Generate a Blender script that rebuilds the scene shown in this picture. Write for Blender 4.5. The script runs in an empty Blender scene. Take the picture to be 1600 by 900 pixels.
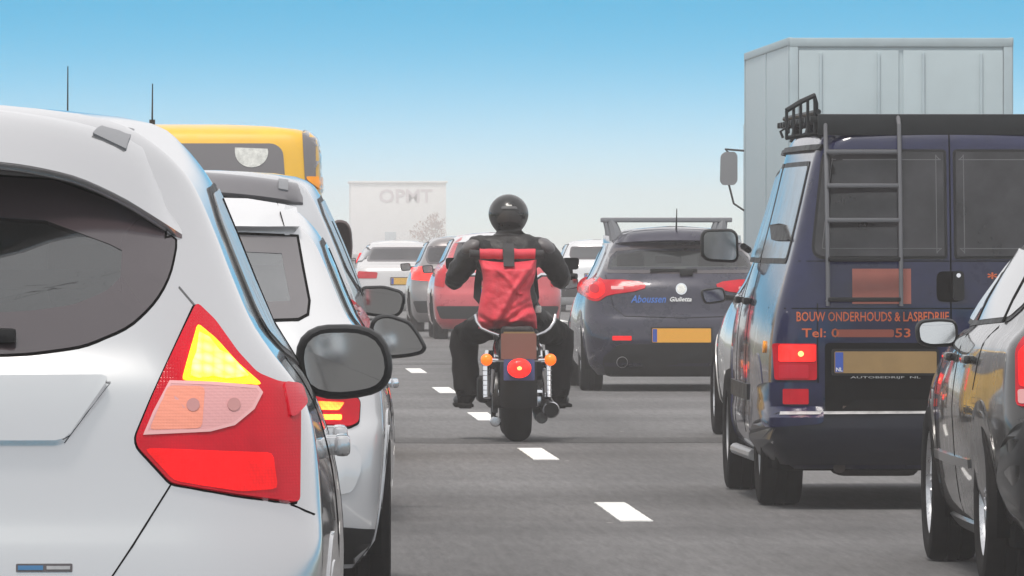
import bpy, bmesh, math, random
from mathutils import Vector, Matrix
R = math.radians
scn = bpy.context.scene
# ------------------------------------------------------------------ camera
FPX, VPX, VPY, HC = 14120.0, 352.0, 376.0, 1.33      # focal length in 1600-px units, vanishing point, eye height
cam = bpy.data.cameras.new('camera'); camo = bpy.data.objects.new('camera', cam)
scn.collection.objects.link(camo); scn.camera = camo
cam.sensor_width = 36.0; cam.lens = FPX/1600*36.0
cam.clip_start = 0.5; cam.clip_end = 6000
camo.location = (0, 0, HC)
camo.rotation_euler = (R(90)-math.atan((450-VPY)/FPX), 0, -math.atan((800-VPX)/FPX))
# ------------------------------------------------------------------ sky, sun, exposure
SUN_EL, SUN_AZ = R(68), R(205)      # sun behind the camera, to the left
w = bpy.data.worlds.new('World'); scn.world = w; w.use_nodes = True
N, L = w.node_tree.nodes, w.node_tree.links; N.clear()
out = N.new('ShaderNodeOutputWorld'); bg = N.new('ShaderNodeBackground')
sky = N.new('ShaderNodeTexSky'); sky.sky_type = 'NISHITA'; sky.sun_disc = False
sky.sun_elevation = SUN_EL; sky.sun_rotation = SUN_AZ; sky.air_density = 1.0; sky.dust_density = 0.6; sky.ozone_density = 1.5
tc = N.new('ShaderNodeTexCoord'); sp = N.new('ShaderNodeSeparateXYZ'); L.new(tc.outputs['Generated'], sp.inputs[0])
def wm(op, a, b=None):
    n = N.new('ShaderNodeMath'); n.operation = op
    for i, v in enumerate((a, b)):
        if v is None: continue
        if hasattr(v, 'links'): L.new(v, n.inputs[i])
        else: n.inputs[i].default_value = v
    return n.outputs[0]
zc = wm('MAXIMUM', sp.outputs[2], 0.0)
e = wm('POWER', 2.71828, wm('MULTIPLY', zc, -22.0))
z2 = wm('ADD', wm('SUBTRACT', 1.0, e), 0.02)          # the air clears quickly above the low haze
cb = N.new('ShaderNodeCombineXYZ'); L.new(sp.outputs[0], cb.inputs[0]); L.new(sp.outputs[1], cb.inputs[1]); L.new(z2, cb.inputs[2])
nm = N.new('ShaderNodeVectorMath'); nm.operation = 'NORMALIZE'; L.new(cb.outputs[0], nm.inputs[0]); L.new(nm.outputs[0], sky.inputs[0])
tint = N.new('ShaderNodeMix'); tint.data_type = 'RGBA'; tint.blend_type = 'MULTIPLY'; tint.inputs[0].default_value = 1.0
L.new(sky.outputs[0], tint.inputs[6]); tint.inputs[7].default_value = (0.05, 1.12, 1.12, 1)
# thin white veil: none in the clear blue band low in the sky, broad and even higher up
veil = N.new('ShaderNodeMapRange'); veil.interpolation_type = 'SMOOTHSTEP'
L.new(zc, veil.inputs[0]); veil.inputs[1].default_value = 0.027; veil.inputs[2].default_value = 0.075; veil.inputs[3].default_value = 0.0; veil.inputs[4].default_value = 0.9
mv = N.new('ShaderNodeMix'); mv.data_type = 'RGBA'; L.new(veil.outputs[0], mv.inputs[0]); L.new(tint.outputs[2], mv.inputs[6]); mv.inputs[7].default_value = (5.3, 5.1, 5.05, 1)
# haze whitens the sky just above the horizon
hzn = N.new('ShaderNodeMapRange'); hzn.interpolation_type = 'SMOOTHERSTEP'
L.new(sp.outputs[2], hzn.inputs[0]); hzn.inputs[1].default_value = -0.012; hzn.inputs[2].default_value = 0.029; hzn.inputs[3].default_value = 1.0; hzn.inputs[4].default_value = 0.0
mh = N.new('ShaderNodeMix'); mh.data_type = 'RGBA'; L.new(hzn.outputs[0], mh.inputs[0]); L.new(mv.outputs[2], mh.inputs[6]); mh.inputs[7].default_value = (4.75, 4.45, 4.5, 1)
L.new(mh.outputs[2], bg.inputs[0]); bg.inputs[1].default_value = 0.15
L.new(bg.outputs[0], out.inputs[0])
sl = bpy.data.lights.new('sun', 'SUN'); so = bpy.data.objects.new('sun', sl); scn.collection.objects.link(so)
sl.energy = 2.2; sl.angle = R(14); sl.color = (1.0, 0.93, 0.86)
# sky rotation: azimuth measured clockwise from +Y
sd = Vector((math.sin(SUN_AZ)*math.cos(SUN_EL), math.cos(SUN_AZ)*math.cos(SUN_EL), math.sin(SUN_EL)))
so.rotation_euler = sd.to_track_quat('Z', 'Y').to_euler()
scn.view_settings.view_transform = 'Standard'; scn.view_settings.look = 'None'
scn.view_settings.gamma = 1.0; scn.view_settings.exposure = 0.38; scn.view_settings.use_curve_mapping = False
cy = scn.cycles
cy.use_denoising = True; cy.max_bounces = 8; cy.transparent_max_bounces = 16; cy.volume_bounces = 1
cy.caustics_reflective = False; cy.caustics_refractive = False; cy.sample_clamp_indirect = 6.0
# ------------------------------------------------------------------ helpers
COL = scn.collection
def interp(xs, ys):
    """monotone cubic through (xs, ys)"""
    n = len(xs); d = [(ys[i+1]-ys[i])/(xs[i+1]-xs[i]) for i in range(n-1)]
    m = [d[0]]+[0.0 if d[i-1]*d[i] <= 0 else 2*d[i-1]*d[i]/(d[i-1]+d[i]) for i in range(1, n-1)]+[d[-1]]
    def f(x):
        if x <= xs[0]: return ys[0]
        if x >= xs[-1]: return ys[-1]
        i = 0
        while x > xs[i+1]: i += 1
        h = xs[i+1]-xs[i]; t = (x-xs[i])/h
        return ((1+2*t)*(1-t)**2*ys[i]+t*(1-t)**2*h*m[i]+t*t*(3-2*t)*ys[i+1]+t*t*(t-1)*h*m[i+1])
    return f

def link(name, me, m=None, parent=None, smooth=35):
    if m is not None and not me.materials: me.materials.append(m)
    if smooth:
        me.polygons.foreach_set('use_smooth', [True]*len(me.polygons))
        me.set_sharp_from_angle(angle=R(smooth))
    o = bpy.data.objects.new(name, me); COL.objects.link(o)
    if parent is not None: o.parent = parent
    return o
def obj(name, bm, m, parent=None, smooth=35):
    me = bpy.data.meshes.new(name); bm.normal_update(); bm.to_mesh(me); bm.free()
    return link(name, me, m, parent, smooth)
def thing(name, label, cat, loc=(0, 0, 0), rz=0.0, group=None):
    o = bpy.data.objects.new(name, None); COL.objects.link(o); o.empty_display_size = .2
    o.location = loc; o.rotation_euler = (0, 0, rz); o['label'] = label; o['category'] = cat
    if group: o['group'] = group
    return o
def tag(o, label, cat, group=None):
    o['label'] = label; o['category'] = cat
    if group: o['group'] = group
    return o

# mesh pieces: every function adds to a bmesh
def add_box(bm, c, s, rot=None, bev=0.0, seg=2):
    M = Matrix.Translation(c) @ (rot.to_4x4() if rot else Matrix()) @ Matrix.Diagonal((s[0], s[1], s[2], 1))
    r = bmesh.ops.create_cube(bm, size=1, matrix=M)
    if bev:
        es = list({e for v in r['verts'] for e in v.link_edges})
        bmesh.ops.bevel(bm, geom=es, offset=bev, segments=seg, profile=.6, affect='EDGES')
def add_tube(bm, pts, rad, n=10, cap=True):
    """tube through pts; rad a number or one per point"""
    pts = [Vector(p) for p in pts]; rads = rad if isinstance(rad, (list, tuple)) else [rad]*len(pts)
    rings = []; up = None
    for i, p in enumerate(pts):
        t = (pts[min(i+1, len(pts)-1)]-pts[max(i-1, 0)]).normalized()
        if up is None:
            up = t.orthogonal().normalized()
        up = (up-t*up.dot(t)).normalized(); b = t.cross(up)
        rings.append([bm.verts.new(p+(up*math.cos(2*math.pi*k/n)+b*math.sin(2*math.pi*k/n))*rads[i]) for k in range(n)])
    for a, b in zip(rings, rings[1:]):
        for k in range(n): bm.faces.new((a[k], a[(k+1) % n], b[(k+1) % n], b[k]))
    if cap:
        bm.faces.new(rings[0][::-1]); bm.faces.new(rings[-1])
def add_lathe(bm, prof, M=Matrix(), n=40):
    """prof: list of (radius, x) turned about the X axis"""
    rings = []
    for r, x in prof:
        if r < 1e-6: rings.append([bm.verts.new(M @ Vector((x, 0, 0)))])
        else: rings.append([bm.verts.new(M @ Vector((x, r*math.cos(2*math.pi*k/n), r*math.sin(2*math.pi*k/n)))) for k in range(n)])
    for a, b in zip(rings, rings[1:]):
        for k in range(n):
            q = [a[k % len(a)], a[(k+1) % len(a)], b[(k+1) % len(b)], b[k % len(b)]]
            q2 = []
            for v in q:
                if v not in q2: q2.append(v)
            if len(q2) > 2:
                try: bm.faces.new(q2)
                except ValueError: pass
def ellipsoid(bm, c, s, rot=None, n=3):
    M = Matrix.Translation(c) @ (rot.to_4x4() if rot else Matrix()) @ Matrix.Diagonal((s[0], s[1], s[2], 1))
    bmesh.ops.create_icosphere(bm, subdivisions=n, radius=1, matrix=M)
def rnd(poly, r, n=5):
    """round the corners of a polygon (r a number or one per corner)"""
    out = []; k = len(poly)
    for i, p in enumerate(poly):
        ri = r[i] if isinstance(r, (list, tuple)) else r
        p = Vector(p); a = Vector(poly[i-1])-p; b = Vector(poly[(i+1) % k])-p
        d = min(ri, a.length*.48, b.length*.48)
        if d < 1e-5: out.append((p.x, p.y)); continue
        q0 = p+a.normalized()*d; q1 = p+b.normalized()*d
        for j in range(n+1):
            t = j/n; v = q0*(1-t)**2+p*2*t*(1-t)+q1*t*t; out.append((v.x, v.y))
    return out
def circ(cx, cy, r, n=20, ry=None):
    return [(cx+r*math.cos(2*math.pi*i/n), cy+(ry or r)*math.sin(2*math.pi*i/n)) for i in range(n)]
def rect(x0, y0, x1, y1): return [(x0, y0), (x1, y0), (x1, y1), (x0, y1)]
def grow(poly, d):
    """offset outward by d"""
    k = len(poly); A = sum(poly[i-1][0]*poly[i][1]-poly[i][0]*poly[i-1][1] for i in range(k)); s = 1 if A > 0 else -1
    o = []
    for i in range(k):
        p = Vector(poly[i]); e0 = (p-Vector(poly[i-1])); e1 = (Vector(poly[(i+1) % k])-p)
        if e0.length < 1e-7 or e1.length < 1e-7: o.append(poly[i]); continue
        e0.normalize(); e1.normalize()
        n0 = Vector((e0.y, -e0.x))*s; n1 = Vector((e1.y, -e1.x))*s; m = n0+n1
        if m.length < .2: m = n0
        m.normalize(); q = p+m*d/max(.4, m.dot(n0)); o.append((q.x, q.y))
    return o
def inside(poly, x, y):
    c = False; j = len(poly)-1
    for i in range(len(poly)):
        xi, yi = poly[i]; xj, yj = poly[j]
        if (yi > y) != (yj > y) and x < (xj-xi)*(y-yi)/(yj-yi)+xi: c = not c
        j = i
    return c
def add_patch(bm, poly, proj, off=.003, depth=.012, res=.06, hole=None, facing=None):
    """a plate with the outline poly (2-D), laid on the surface proj(a,b)->(point, normal), off proud of it and depth thick"""
    b2 = bmesh.new()
    if hole:                                   # ring: outline and hole have equal point counts
        k = len(poly); A = [b2.verts.new((p[0], p[1], 0)) for p in poly]; B = [b2.verts.new((p[0], p[1], 0)) for p in hole]
        for i in range(k): b2.faces.new((A[i], A[(i+1) % k], B[(i+1) % k], B[i]))
    else:
        b2.faces.new([b2.verts.new((p[0], p[1], 0)) for p in poly])
    bmesh.ops.triangulate(b2, faces=b2.faces[:])
    for ax in (0, 1):
        lo = min(p[ax] for p in poly); hi = max(p[ax] for p in poly); n = int((hi-lo)/res)
        for i in range(1, n+1):
            co = [0, 0, 0]; no = [0, 0, 0]; co[ax] = lo+(hi-lo)*i/(n+1); no[ax] = 1
            bmesh.ops.bisect_plane(b2, geom=b2.verts[:]+b2.edges[:]+b2.faces[:], plane_co=co, plane_no=no, dist=1e-6)
    bmesh.ops.remove_doubles(b2, verts=b2.verts[:], dist=1e-6)
    top = {}; low = {}
    for v in b2.verts:
        p, nrm = proj(v.co.x, v.co.y); top[v] = bm.verts.new(p+nrm*off)
    s = None
    for f in b2.faces:
        vs = [top[v] for v in f.verts]
        if s is None or True:
            _, nrm = proj(f.verts[0].co.x, f.verts[0].co.y)
            nn = (vs[1].co-vs[0].co).cross(vs[2].co-vs[0].co)
            if nn.dot(nrm) < 0: vs.reverse()
        bm.faces.new(vs)
    if depth:
        for e in b2.edges:
            if len(e.link_faces) == 1:
                for v in e.verts:
                    if v not in low:
                        p, nrm = proj(v.co.x, v.co.y); low[v] = bm.verts.new(p+nrm*(off-depth))
                a, b = e.verts
                bm.faces.new((top[a], top[b], low[b], low[a]))
    b2.free()
def flat(origin, ux, uy):
    """flat surface: proj for add_patch"""
    o, ux, uy = Vector(origin), Vector(ux), Vector(uy); n = ux.cross(uy).normalized()
    return lambda a, b: (o+ux*a+uy*b, n)
def text_bm(bm, s, height, proj_to, bold=0.0, shear=0.0, spacing=1.0, width=None, res=2):
    """lettering as flat faces; proj_to maps (x, y) in metres from the text's lower left corner to a point"""
    cu = bpy.data.curves.new('t', 'FONT'); cu.body = s; cu.size = 1.0; cu.offset = bold; cu.shear = shear; cu.space_character = spacing
    cu.resolution_u = res; o = bpy.data.objects.new('t', cu); COL.objects.link(o)
    dg = bpy.context.evaluated_depsgraph_get(); me = bpy.data.meshes.new_from_object(o.evaluated_get(dg))
    xs = [v.co.x for v in me.vertices]; ys = [v.co.y for v in me.vertices]
    k = height/.72; kx = k if width is None else width/(max(xs)-min(xs)); x0 = min(xs)
    vs = [bm.verts.new(proj_to((v.co.x-x0)*kx, v.co.y*k)) for v in me.vertices]
    for p in me.polygons:
        try: bm.faces.new([vs[i] for i in p.vertices])
        except ValueError: pass
    bpy.data.objects.remove(o); bpy.data.curves.remove(cu); bpy.data.meshes.remove(me)

# ------------------------------------------------------------------ materials
MATS = {}
def mat(name, col, rough=.5, metal=0.0, coat=0.0, emit=None, es=0.0, bump=0.0, bscale=200.0, var=0.0, vscale=6.0, spec=None, coat_rough=.03):
    if name in MATS: return MATS[name]
    m = bpy.data.materials.new(name); m.use_nodes = True; nt = m.node_tree; b = nt.nodes['Principled BSDF']
    b.inputs['Base Color'].default_value = (*col, 1); b.inputs['Roughness'].default_value = rough; b.inputs['Metallic'].default_value = metal
    b.inputs['Coat Weight'].default_value = coat; b.inputs['Coat Roughness'].default_value = coat_rough
    if spec is not None: b.inputs['Specular IOR Level'].default_value = spec
    tcn = nt.nodes.new('ShaderNodeTexCoord')
    if var:
        n = nt.nodes.new('ShaderNodeTexNoise'); n.inputs['Scale'].default_value = vscale; n.inputs['Detail'].default_value = 6; n.inputs['Roughness'].default_value = .65
        nt.links.new(tcn.outputs['Object'], n.inputs['Vector'])
        r = nt.nodes.new('ShaderNodeMapRange'); r.inputs[1].default_value = .3; r.inputs[2].default_value = .7; r.inputs[3].default_value = 1-var; r.inputs[4].default_value = 1+var
        nt.links.new(n.outputs[0], r.inputs[0])
        x = nt.nodes.new('ShaderNodeMix'); x.data_type = 'RGBA'; x.blend_type = 'MULTIPLY'; x.inputs[0].default_value = 1
        x.inputs[6].default_value = (*col, 1); nt.links.new(r.outputs[0], x.inputs[7]); nt.links.new(x.outputs[2], b.inputs['Base Color'])
        rr = nt.nodes.new('ShaderNodeMapRange'); rr.inputs[1].default_value = .3; rr.inputs[2].default_value = .7
        rr.inputs[3].default_value = max(.02, rough-.08); rr.inputs[4].default_value = min(1, rough+.12); nt.links.new(n.outputs[0], rr.inputs[0]); nt.links.new(rr.outputs[0], b.inputs['Roughness'])
    if emit:
        b.inputs['Emission Color'].default_value = (*emit, 1); b.inputs['Emission Strength'].default_value = es
    if bump:
        n = nt.nodes.new('ShaderNodeTexNoise'); n.inputs['Scale'].default_value = bscale; n.inputs['Detail'].default_value = 3
        nt.links.new(tcn.outputs['Object'], n.inputs['Vector'])
        bp = nt.nodes.new('ShaderNodeBump'); bp.inputs['Strength'].default_value = bump; bp.inputs['Distance'].default_value = .01
        nt.links.new(n.outputs[0], bp.inputs['Height']); nt.links.new(bp.outputs[0], b.inputs['Normal'])
    MATS[name] = m; return m
def glass(name, tintc, refl=1.0, rough=.02):
    """thin tinted pane: see-through with sky reflections"""
    if name in MATS: return MATS[name]
    m = bpy.data.materials.new(name); m.use_nodes = True; nt = m.node_tree; nt.nodes.clear()
    o = nt.nodes.new('ShaderNodeOutputMaterial'); mx = nt.nodes.new('ShaderNodeMixShader'); t = nt.nodes.new('ShaderNodeBsdfTransparent'); g = nt.nodes.new('ShaderNodeBsdfGlossy')
    f = nt.nodes.new('ShaderNodeFresnel'); f.inputs[0].default_value = 1.5; ml = nt.nodes.new('ShaderNodeMath'); ml.operation = 'MULTIPLY'; ml.inputs[1].default_value = refl*3.2
    nt.links.new(f.outputs[0], ml.inputs[0]); nt.links.new(ml.outputs[0], mx.inputs[0]); nt.links.new(t.outputs[0], mx.inputs[1]); nt.links.new(g.outputs[0], mx.inputs[2])
    t.inputs[0].default_value = (*tintc, 1); g.inputs['Roughness'].default_value = rough; nt.links.new(mx.outputs[0], o.inputs[0])
    MATS[name] = m; return m
def lens_mat(name, col, es, scale=160.0, lo=.5):
    """lamp lens with a fine prism pattern; lit when es > 0"""
    if name in MATS: return MATS[name]
    m = mat(name, col, .15, coat=.25, emit=col, es=es, spec=.15); nt = m.node_tree; b = nt.nodes['Principled BSDF']
    tcn = nt.nodes.new('ShaderNodeTexCoord'); v = nt.nodes.new('ShaderNodeTexVoronoi'); v.inputs['Scale'].default_value = scale; v.inputs['Randomness'].default_value = .08
    nt.links.new(tcn.outputs['Object'], v.inputs['Vector'])
    r = nt.nodes.new('ShaderNodeMapRange'); r.inputs[2].default_value = .7; r.inputs[3].default_value = es; r.inputs[4].default_value = es*lo
    ns_ = nt.nodes.new('ShaderNodeTexNoise'); ns_.inputs['Scale'].default_value = 11.0; nt.links.new(tcn.outputs['Object'], ns_.inputs['Vector'])
    nr_ = nt.nodes.new('ShaderNodeMapRange'); nr_.inputs[1].default_value = .35; nr_.inputs[2].default_value = .65; nr_.inputs[3].default_value = .45; nr_.inputs[4].default_value = 1.35; nt.links.new(ns_.outputs[0], nr_.inputs[0])
    mm_ = nt.nodes.new('ShaderNodeMath'); mm_.operation = 'MULTIPLY'; nt.links.new(v.outputs['Distance'], r.inputs[0]); nt.links.new(r.outputs[0], mm_.inputs[0]); nt.links.new(nr_.outputs[0], mm_.inputs[1]); nt.links.new(mm_.outputs[0], b.inputs['Emission Strength'])
    bp = nt.nodes.new('ShaderNodeBump'); bp.inputs['Strength'].default_value = .25; bp.inputs['Distance'].default_value = .004
    nt.links.new(v.outputs['Distance'], bp.inputs['Height']); nt.links.new(bp.outputs[0], b.inputs['Normal'])
    return m
def asphalt(k0=1.0):
    m = bpy.data.materials.new('asphalt'); m.use_nodes = True; nt = m.node_tree; b = nt.nodes['Principled BSDF']; ln = nt.links.new
    def nd(t, **k):
        n = nt.nodes.new(t)
        for a, v in k.items(): n.inputs[a].default_value = v
        return n
    tcn = nd('ShaderNodeTexCoord')
    fine = nd('ShaderNodeTexNoise', Scale=55.0, Detail=5.0, Roughness=.7); ln(tcn.outputs['Object'], fine.inputs['Vector'])
    mpx = nd('ShaderNodeMapping'); mpx.inputs['Scale'].default_value = (1.0, .05, 1.0); ln(tcn.outputs['Object'], mpx.inputs[0])
    agg = nd('ShaderNodeTexNoise', Scale=26.0, Detail=4.0, Roughness=.75); ln(mpx.outputs[0], agg.inputs['Vector'])
    track = nd('ShaderNodeTexNoise', Scale=.9, Detail=4.0, Roughness=.6); ln(mpx.outputs[0], track.inputs['Vector'])
    mpy = nd('ShaderNodeMapping'); mpy.inputs['Scale'].default_value = (.04, .35, 1.0); ln(tcn.outputs['Object'], mpy.inputs[0])
    band = nd('ShaderNodeTexNoise', Scale=1.0, Detail=5.0, Roughness=.55); ln(mpy.outputs[0], band.inputs['Vector'])
    def rng(src, lo, hi, a, c):
        r = nd('ShaderNodeMapRange'); ln(src, r.inputs[0])
        for i, v in enumerate((lo, hi, a, c)): r.inputs[i+1].default_value = v
        return r.outputs[0]
    def mul(a, c):
        n = nd('ShaderNodeMath'); n.operation = 'MULTIPLY'; ln(a, n.inputs[0]); ln(c, n.inputs[1]); return n.outputs[0]
    k = mul(mul(rng(fine.outputs[0], .3, .7, .7, 1.3), rng(agg.outputs[0], .3, .7, .76, 1.24)), mul(rng(track.outputs[0], .3, .7, .80, 1.16), rng(band.outputs[0], .35, .65, .78, 1.14)))
    sx_ = nd('ShaderNodeSeparateXYZ'); ln(tcn.outputs['Object'], sx_.inputs[0])      # wheel tracks along each lane
    ma = nd('ShaderNodeMath'); ma.operation = 'MULTIPLY_ADD'; ln(sx_.outputs[0], ma.inputs[0]); ma.inputs[1].default_value = 2*math.pi/1.8; ln(track.outputs[0], ma.inputs[2])
    mc = nd('ShaderNodeMath'); mc.operation = 'COSINE'; ln(ma.outputs[0], mc.inputs[0]); k = mul(k, rng(mc.outputs[0], -1, 1, .90, 1.08))
    vo = nd('ShaderNodeTexVoronoi', Scale=1.6); ln(tcn.outputs['Object'], vo.inputs['Vector'])
    speck = rng(vo.outputs['Distance'], .02, .03, 1.0, 0.0)
    x = nd('ShaderNodeMix'); x.data_type = 'RGBA'; x.blend_type = 'MULTIPLY'; x.inputs[0].default_value = 1; x.inputs[6].default_value = (.118*k0, .115*k0, .116*k0, 1); ln(k, x.inputs[7])
    y = nd('ShaderNodeMix'); y.data_type = 'RGBA'; ln(speck, y.inputs[0]); ln(x.outputs[2], y.inputs[6]); y.inputs[7].default_value = (.5, .48, .47, 1)
    ln(y.outputs[2], b.inputs['Base Color']); b.inputs['Roughness'].default_value = .82; b.inputs['Specular IOR Level'].default_value = .3
    bp = nd('ShaderNodeBump', Strength=.6, Distance=.008); ln(fine.outputs[0], bp.inputs['Height']); ln(bp.outputs[0], b.inputs['Normal'])
    return m

# ------------------------------------------------------------------ car bodies
class Body:
    """a shell given by its half width, rear and front position at each height.
    local frame: y = 0 at the rearmost point, +y forward, x to the right.
    keys rows: z, w (half width amidships), wr (half width at rear corner), yr, yf, rx, rc (rear corner width and depth)"""
    def __init__(s, keys, length, crown=.06, mid=.42, front_rx=.3, front_rc=.35, fw=.06):
        z = [k[0] for k in keys]; s.z0, s.z1 = z[0], z[-1]; s.L = length; s.crown = crown; s.mid = mid; s.frx, s.frc, s.fw = front_rx, front_rc, fw
        s.f = [interp(z, [k[i] for k in keys]) for i in range(1, 7)]; s.cache = {}
    def at(s, z):
        k = round(z, 4)
        if k not in s.cache: s.cache[k] = tuple(f(z) for f in s.f)
        return s.cache[k]
    def y(s, x, z):                       # rear surface
        w, wr, yr, yf, rx, rc = s.at(z); x = abs(x); y0 = yr+s.crown+rc; ym = s.L*s.mid
        if x <= wr:
            t = max(0, (x-(wr-rx))/rx) if rx > 0 else 0; t = min(t, 1)
            return yr+s.crown*(x/wr)**2+rc*(1-math.sqrt(max(0, 1-t*t)))
        t = min(1, (x-wr)/max(1e-4, w-wr)); return y0+(max(ym, y0+.05)-y0)*math.asin(t)*2/math.pi
    def yfront(s, x, z):
        w, wr, yr, yf, rx, rc = s.at(z); wf = max(.05, w-s.fw); x = min(abs(x), wf); t = max(0, (x-(wf-s.frx))/s.frx)
        return yf-.16*(x/wf)**2-s.frc*(1-math.sqrt(max(0, 1-t*t)))
    def x(s, y, z):                       # side surface (right)
        w, wr, yr, yf, rx, rc = s.at(z); y0 = yr+s.crown+rc; ym = max(s.L*s.mid, y0+.05)
        if y <= y0:
            t = max(0.0, min(1.0, 1-(y-yr-s.crown)/rc)) if rc > 0 else 0
            return wr-rx+rx*math.sqrt(max(0, 1-t*t))
        if y < ym: return wr+(w-wr)*math.sin(math.pi/2*(y-y0)/(ym-y0))
        y1 = yf-.16-s.frc
        if y > ym and y1 > ym:
            t = min(1, (y-ym)/(y1-ym)); return w-s.fw*t*t
        return w
    def nrm(s, p, du, dv, ref):
        n = du.cross(dv)
        if n.length < 1e-9: return ref
        n.normalize(); return n if n.dot(ref) > 0 else -n
    def rear(s, x, z):
        h = .004; P = lambda a, b: Vector((a, s.y(a, b), b))
        p = P(x, z); n = s.nrm(p, P(x+h, z)-P(x-h, z), P(x, z+h)-P(x, z-h), Vector((0, -1, 0.001)))
        return p, n
    def front(s, x, z):
        h = .004; P = lambda a, b: Vector((a, s.yfront(a, b), b))
        p = P(x, z); return p, s.nrm(p, P(x+h, z)-P(x-h, z), P(x, z+h)-P(x, z-h), Vector((0, 1, 0.001)))
    def side(s, sg):
        def f(y, z):
            h = .004; P = lambda a, b: Vector((sg*s.x(a, b), a, b))
            p = P(y, z); return p, s.nrm(p, P(y+h, z)-P(y-h, z), P(y, z+h)-P(y, z-h), Vector((sg, 0, .001)))
        return f
    def ring(s, z, nr, ns, nf):
        w, wr, yr, yf, rx, rc = s.at(z); pts = []
        for i in range(nr):                              # rear, centre to right corner, denser towards the corner
            t = i/nr; x = wr*math.sin(t*math.pi/2)**.9 if t else 0
            pts.append((x, s.y(x, z)))
        y0 = yr+s.crown+rc; y1 = max(yf-.16-s.frc, y0+.1)
        for i in range(ns):
            y = y0+(y1-y0)*i/(ns-1); pts.append((s.x(y, z), y))
        wf = max(.05, w-s.fw)
        for i in range(1, nf+1):
            x = wf*math.cos(i/nf*math.pi/2); pts.append((x, s.yfront(x, z)))
        return pts
    def build(s, cuts=(), wheels=(), dz=.022, nr=26, ns=34, nf=12):
        """cuts: list of (side, polygon) openings; wheels: (y, z, radius) arches"""
        n = max(8, int((s.z1-s.z0)/dz)); zs = [s.z0+(s.z1-s.z0)*(1-(1-i/n)**1.25) for i in range(n+1)]
        bm = bmesh.new(); rings = []
        for z in zs:
            r = s.ring(z, nr, ns, nf); full = r+[(-x, y) for x, y in r[-2:0:-1]]
            rings.append([bm.verts.new((x, y, z)) for x, y in full])
        m = len(rings[0])
        for a, b in zip(rings, rings[1:]):
            for k in range(m):
                q = (a[k], a[(k+1) % m], b[(k+1) % m], b[k])
                c = (q[0].co+q[1].co+q[2].co+q[3].co)/4
                kk = k if k < m/2 else m-1-k; reg = 'rear' if kk < nr else ('side' if kk < nr+ns-1 else 'front')
                drop = False
                for sd, poly in cuts:
                    if sd == reg:
                        u = c.x if reg != 'side' else c.y
                        if inside(poly, u, c.z): drop = True; break
                if not drop and abs(c.x) > .45:
                    for (wy, wz, wrad) in wheels:
                        if (c.y-wy)**2+(c.z-wz)**2 < wrad**2: drop = True; break
                if not drop: bm.faces.new(q)
        bm.faces.new(rings[-1])
        bm.faces.new(rings[0][::-1])
        return bm

def wheel(parent, x, y, r, wd, tyre_m, rim_m, sg, spokes=5, name='wheel', rr=.66):
    """wheel at axle (x, y, r); sg = +1 right side; > tyre, rim"""
    t = bpy.data.objects.new(name, None); COL.objects.link(t); t.parent = parent; t.location = (x, y, r)
    bm = bmesh.new(); h = wd/2; q = r*rr
    add_lathe(bm, [(q, -h*.8), (q+.02, -h*.95), (r*.9, -h), (r*.965, -h*.93), (r*.995, -h*.75), (r, -h*.3), (r*.985, -h*.28), (r*.985, -h*.22), (r, -h*.2), (r, h*.2), (r*.985, h*.22), (r*.985, h*.28), (r, h*.3), (r*.995, h*.75), (r*.965, h*.93), (r*.9, h), (q+.02, h*.95), (q, h*.8)])
    obj('tyre', bm, tyre_m, t)
    bm = bmesh.new(); o = sg*h*.72
    add_lathe(bm, [(q, -h*.85), (q-.012, -h*.6), (q-.015, h*.6), (q, h*.85)], n=32)
    add_lathe(bm, [(0, o), (.055, o), (.06, o-sg*.03)], n=20)
    for k in range(spokes):
        a = 2*math.pi*k/spokes
        for da in (-.13, .13):
            add_tube(bm, [(o-sg*.01, .04*math.cos(a), .04*math.sin(a)), (o-sg*.02, (q-.01)*math.cos(a+da), (q-.01)*math.sin(a+da))], [.02, .014], n=6)
    obj('rim', bm, rim_m, t)
    bm = bmesh.new(); add_lathe(bm, [(0, 0), (q-.03, 0), (q-.03, -sg*.02)], n=24); obj('brake_disc', bm, MATS['under'], t)
    return t

mat('tyre', (.016, .015, .015), .9, bump=.3, bscale=300, var=.25, vscale=20, spec=.1)
mat('under', (.006, .006, .006), .95, spec=.05)
mat('blacktrim', (.013, .013, .014), .5, spec=.25, bump=.15, bscale=500, var=.2, vscale=12)
mat('gap', (.004, .004, .004), .95, spec=.05)
mat('alloy', (.55, .55, .57), .3, .9, var=.15, vscale=30)
mat('steel', (.35, .35, .36), .45, .8, var=.2, vscale=20)
mat('chrome', (.8, .8, .82), .08, 1.0)
mat('satin_chrome', (.6, .6, .62), .25, 1.0)
mat('mirror_glass', (.75, .77, .78), .02, 1.0)
mat('frit', (.045, .034, .038), .12, coat=1.0)
mat('dark_glass', (.02, .022, .024), .04, coat=1.0)
mat('privacy_glass', (.026, .025, .028), .08, spec=.5, var=.6, vscale=3.5)  # strong tone patches stand in for light reflections in the pane
mat('interior', (.06, .058, .06), .8, bump=.2, bscale=150)
mat('seat_cloth', (.09, .088, .09), .85, bump=.3, bscale=300)
glass('pane', (.55, .6, .58)); glass('pane_clear', (.86, .93, .90), .55); glass('pane_grey', (.7, .74, .72), 2.4); glass('pane_dark', (.22, .25, .24), 1.2)
mat('plate_yellow', (.75, .42, .06), .4, var=.06, vscale=15)
mat('plate_blue', (.04, .09, .4), .4)
mat('plate_dusty_blue', (.07, .09, .24), .45, var=.2, vscale=20)
mat('white_dim', (.35, .35, .35), .6)
mat('white_ink', (.75, .75, .75), .5)
lens_mat('lamp_red', (.42, .002, .012), .30); lens_mat('lamp_red_lit', (1.0, .02, .015), 1.6)
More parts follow.
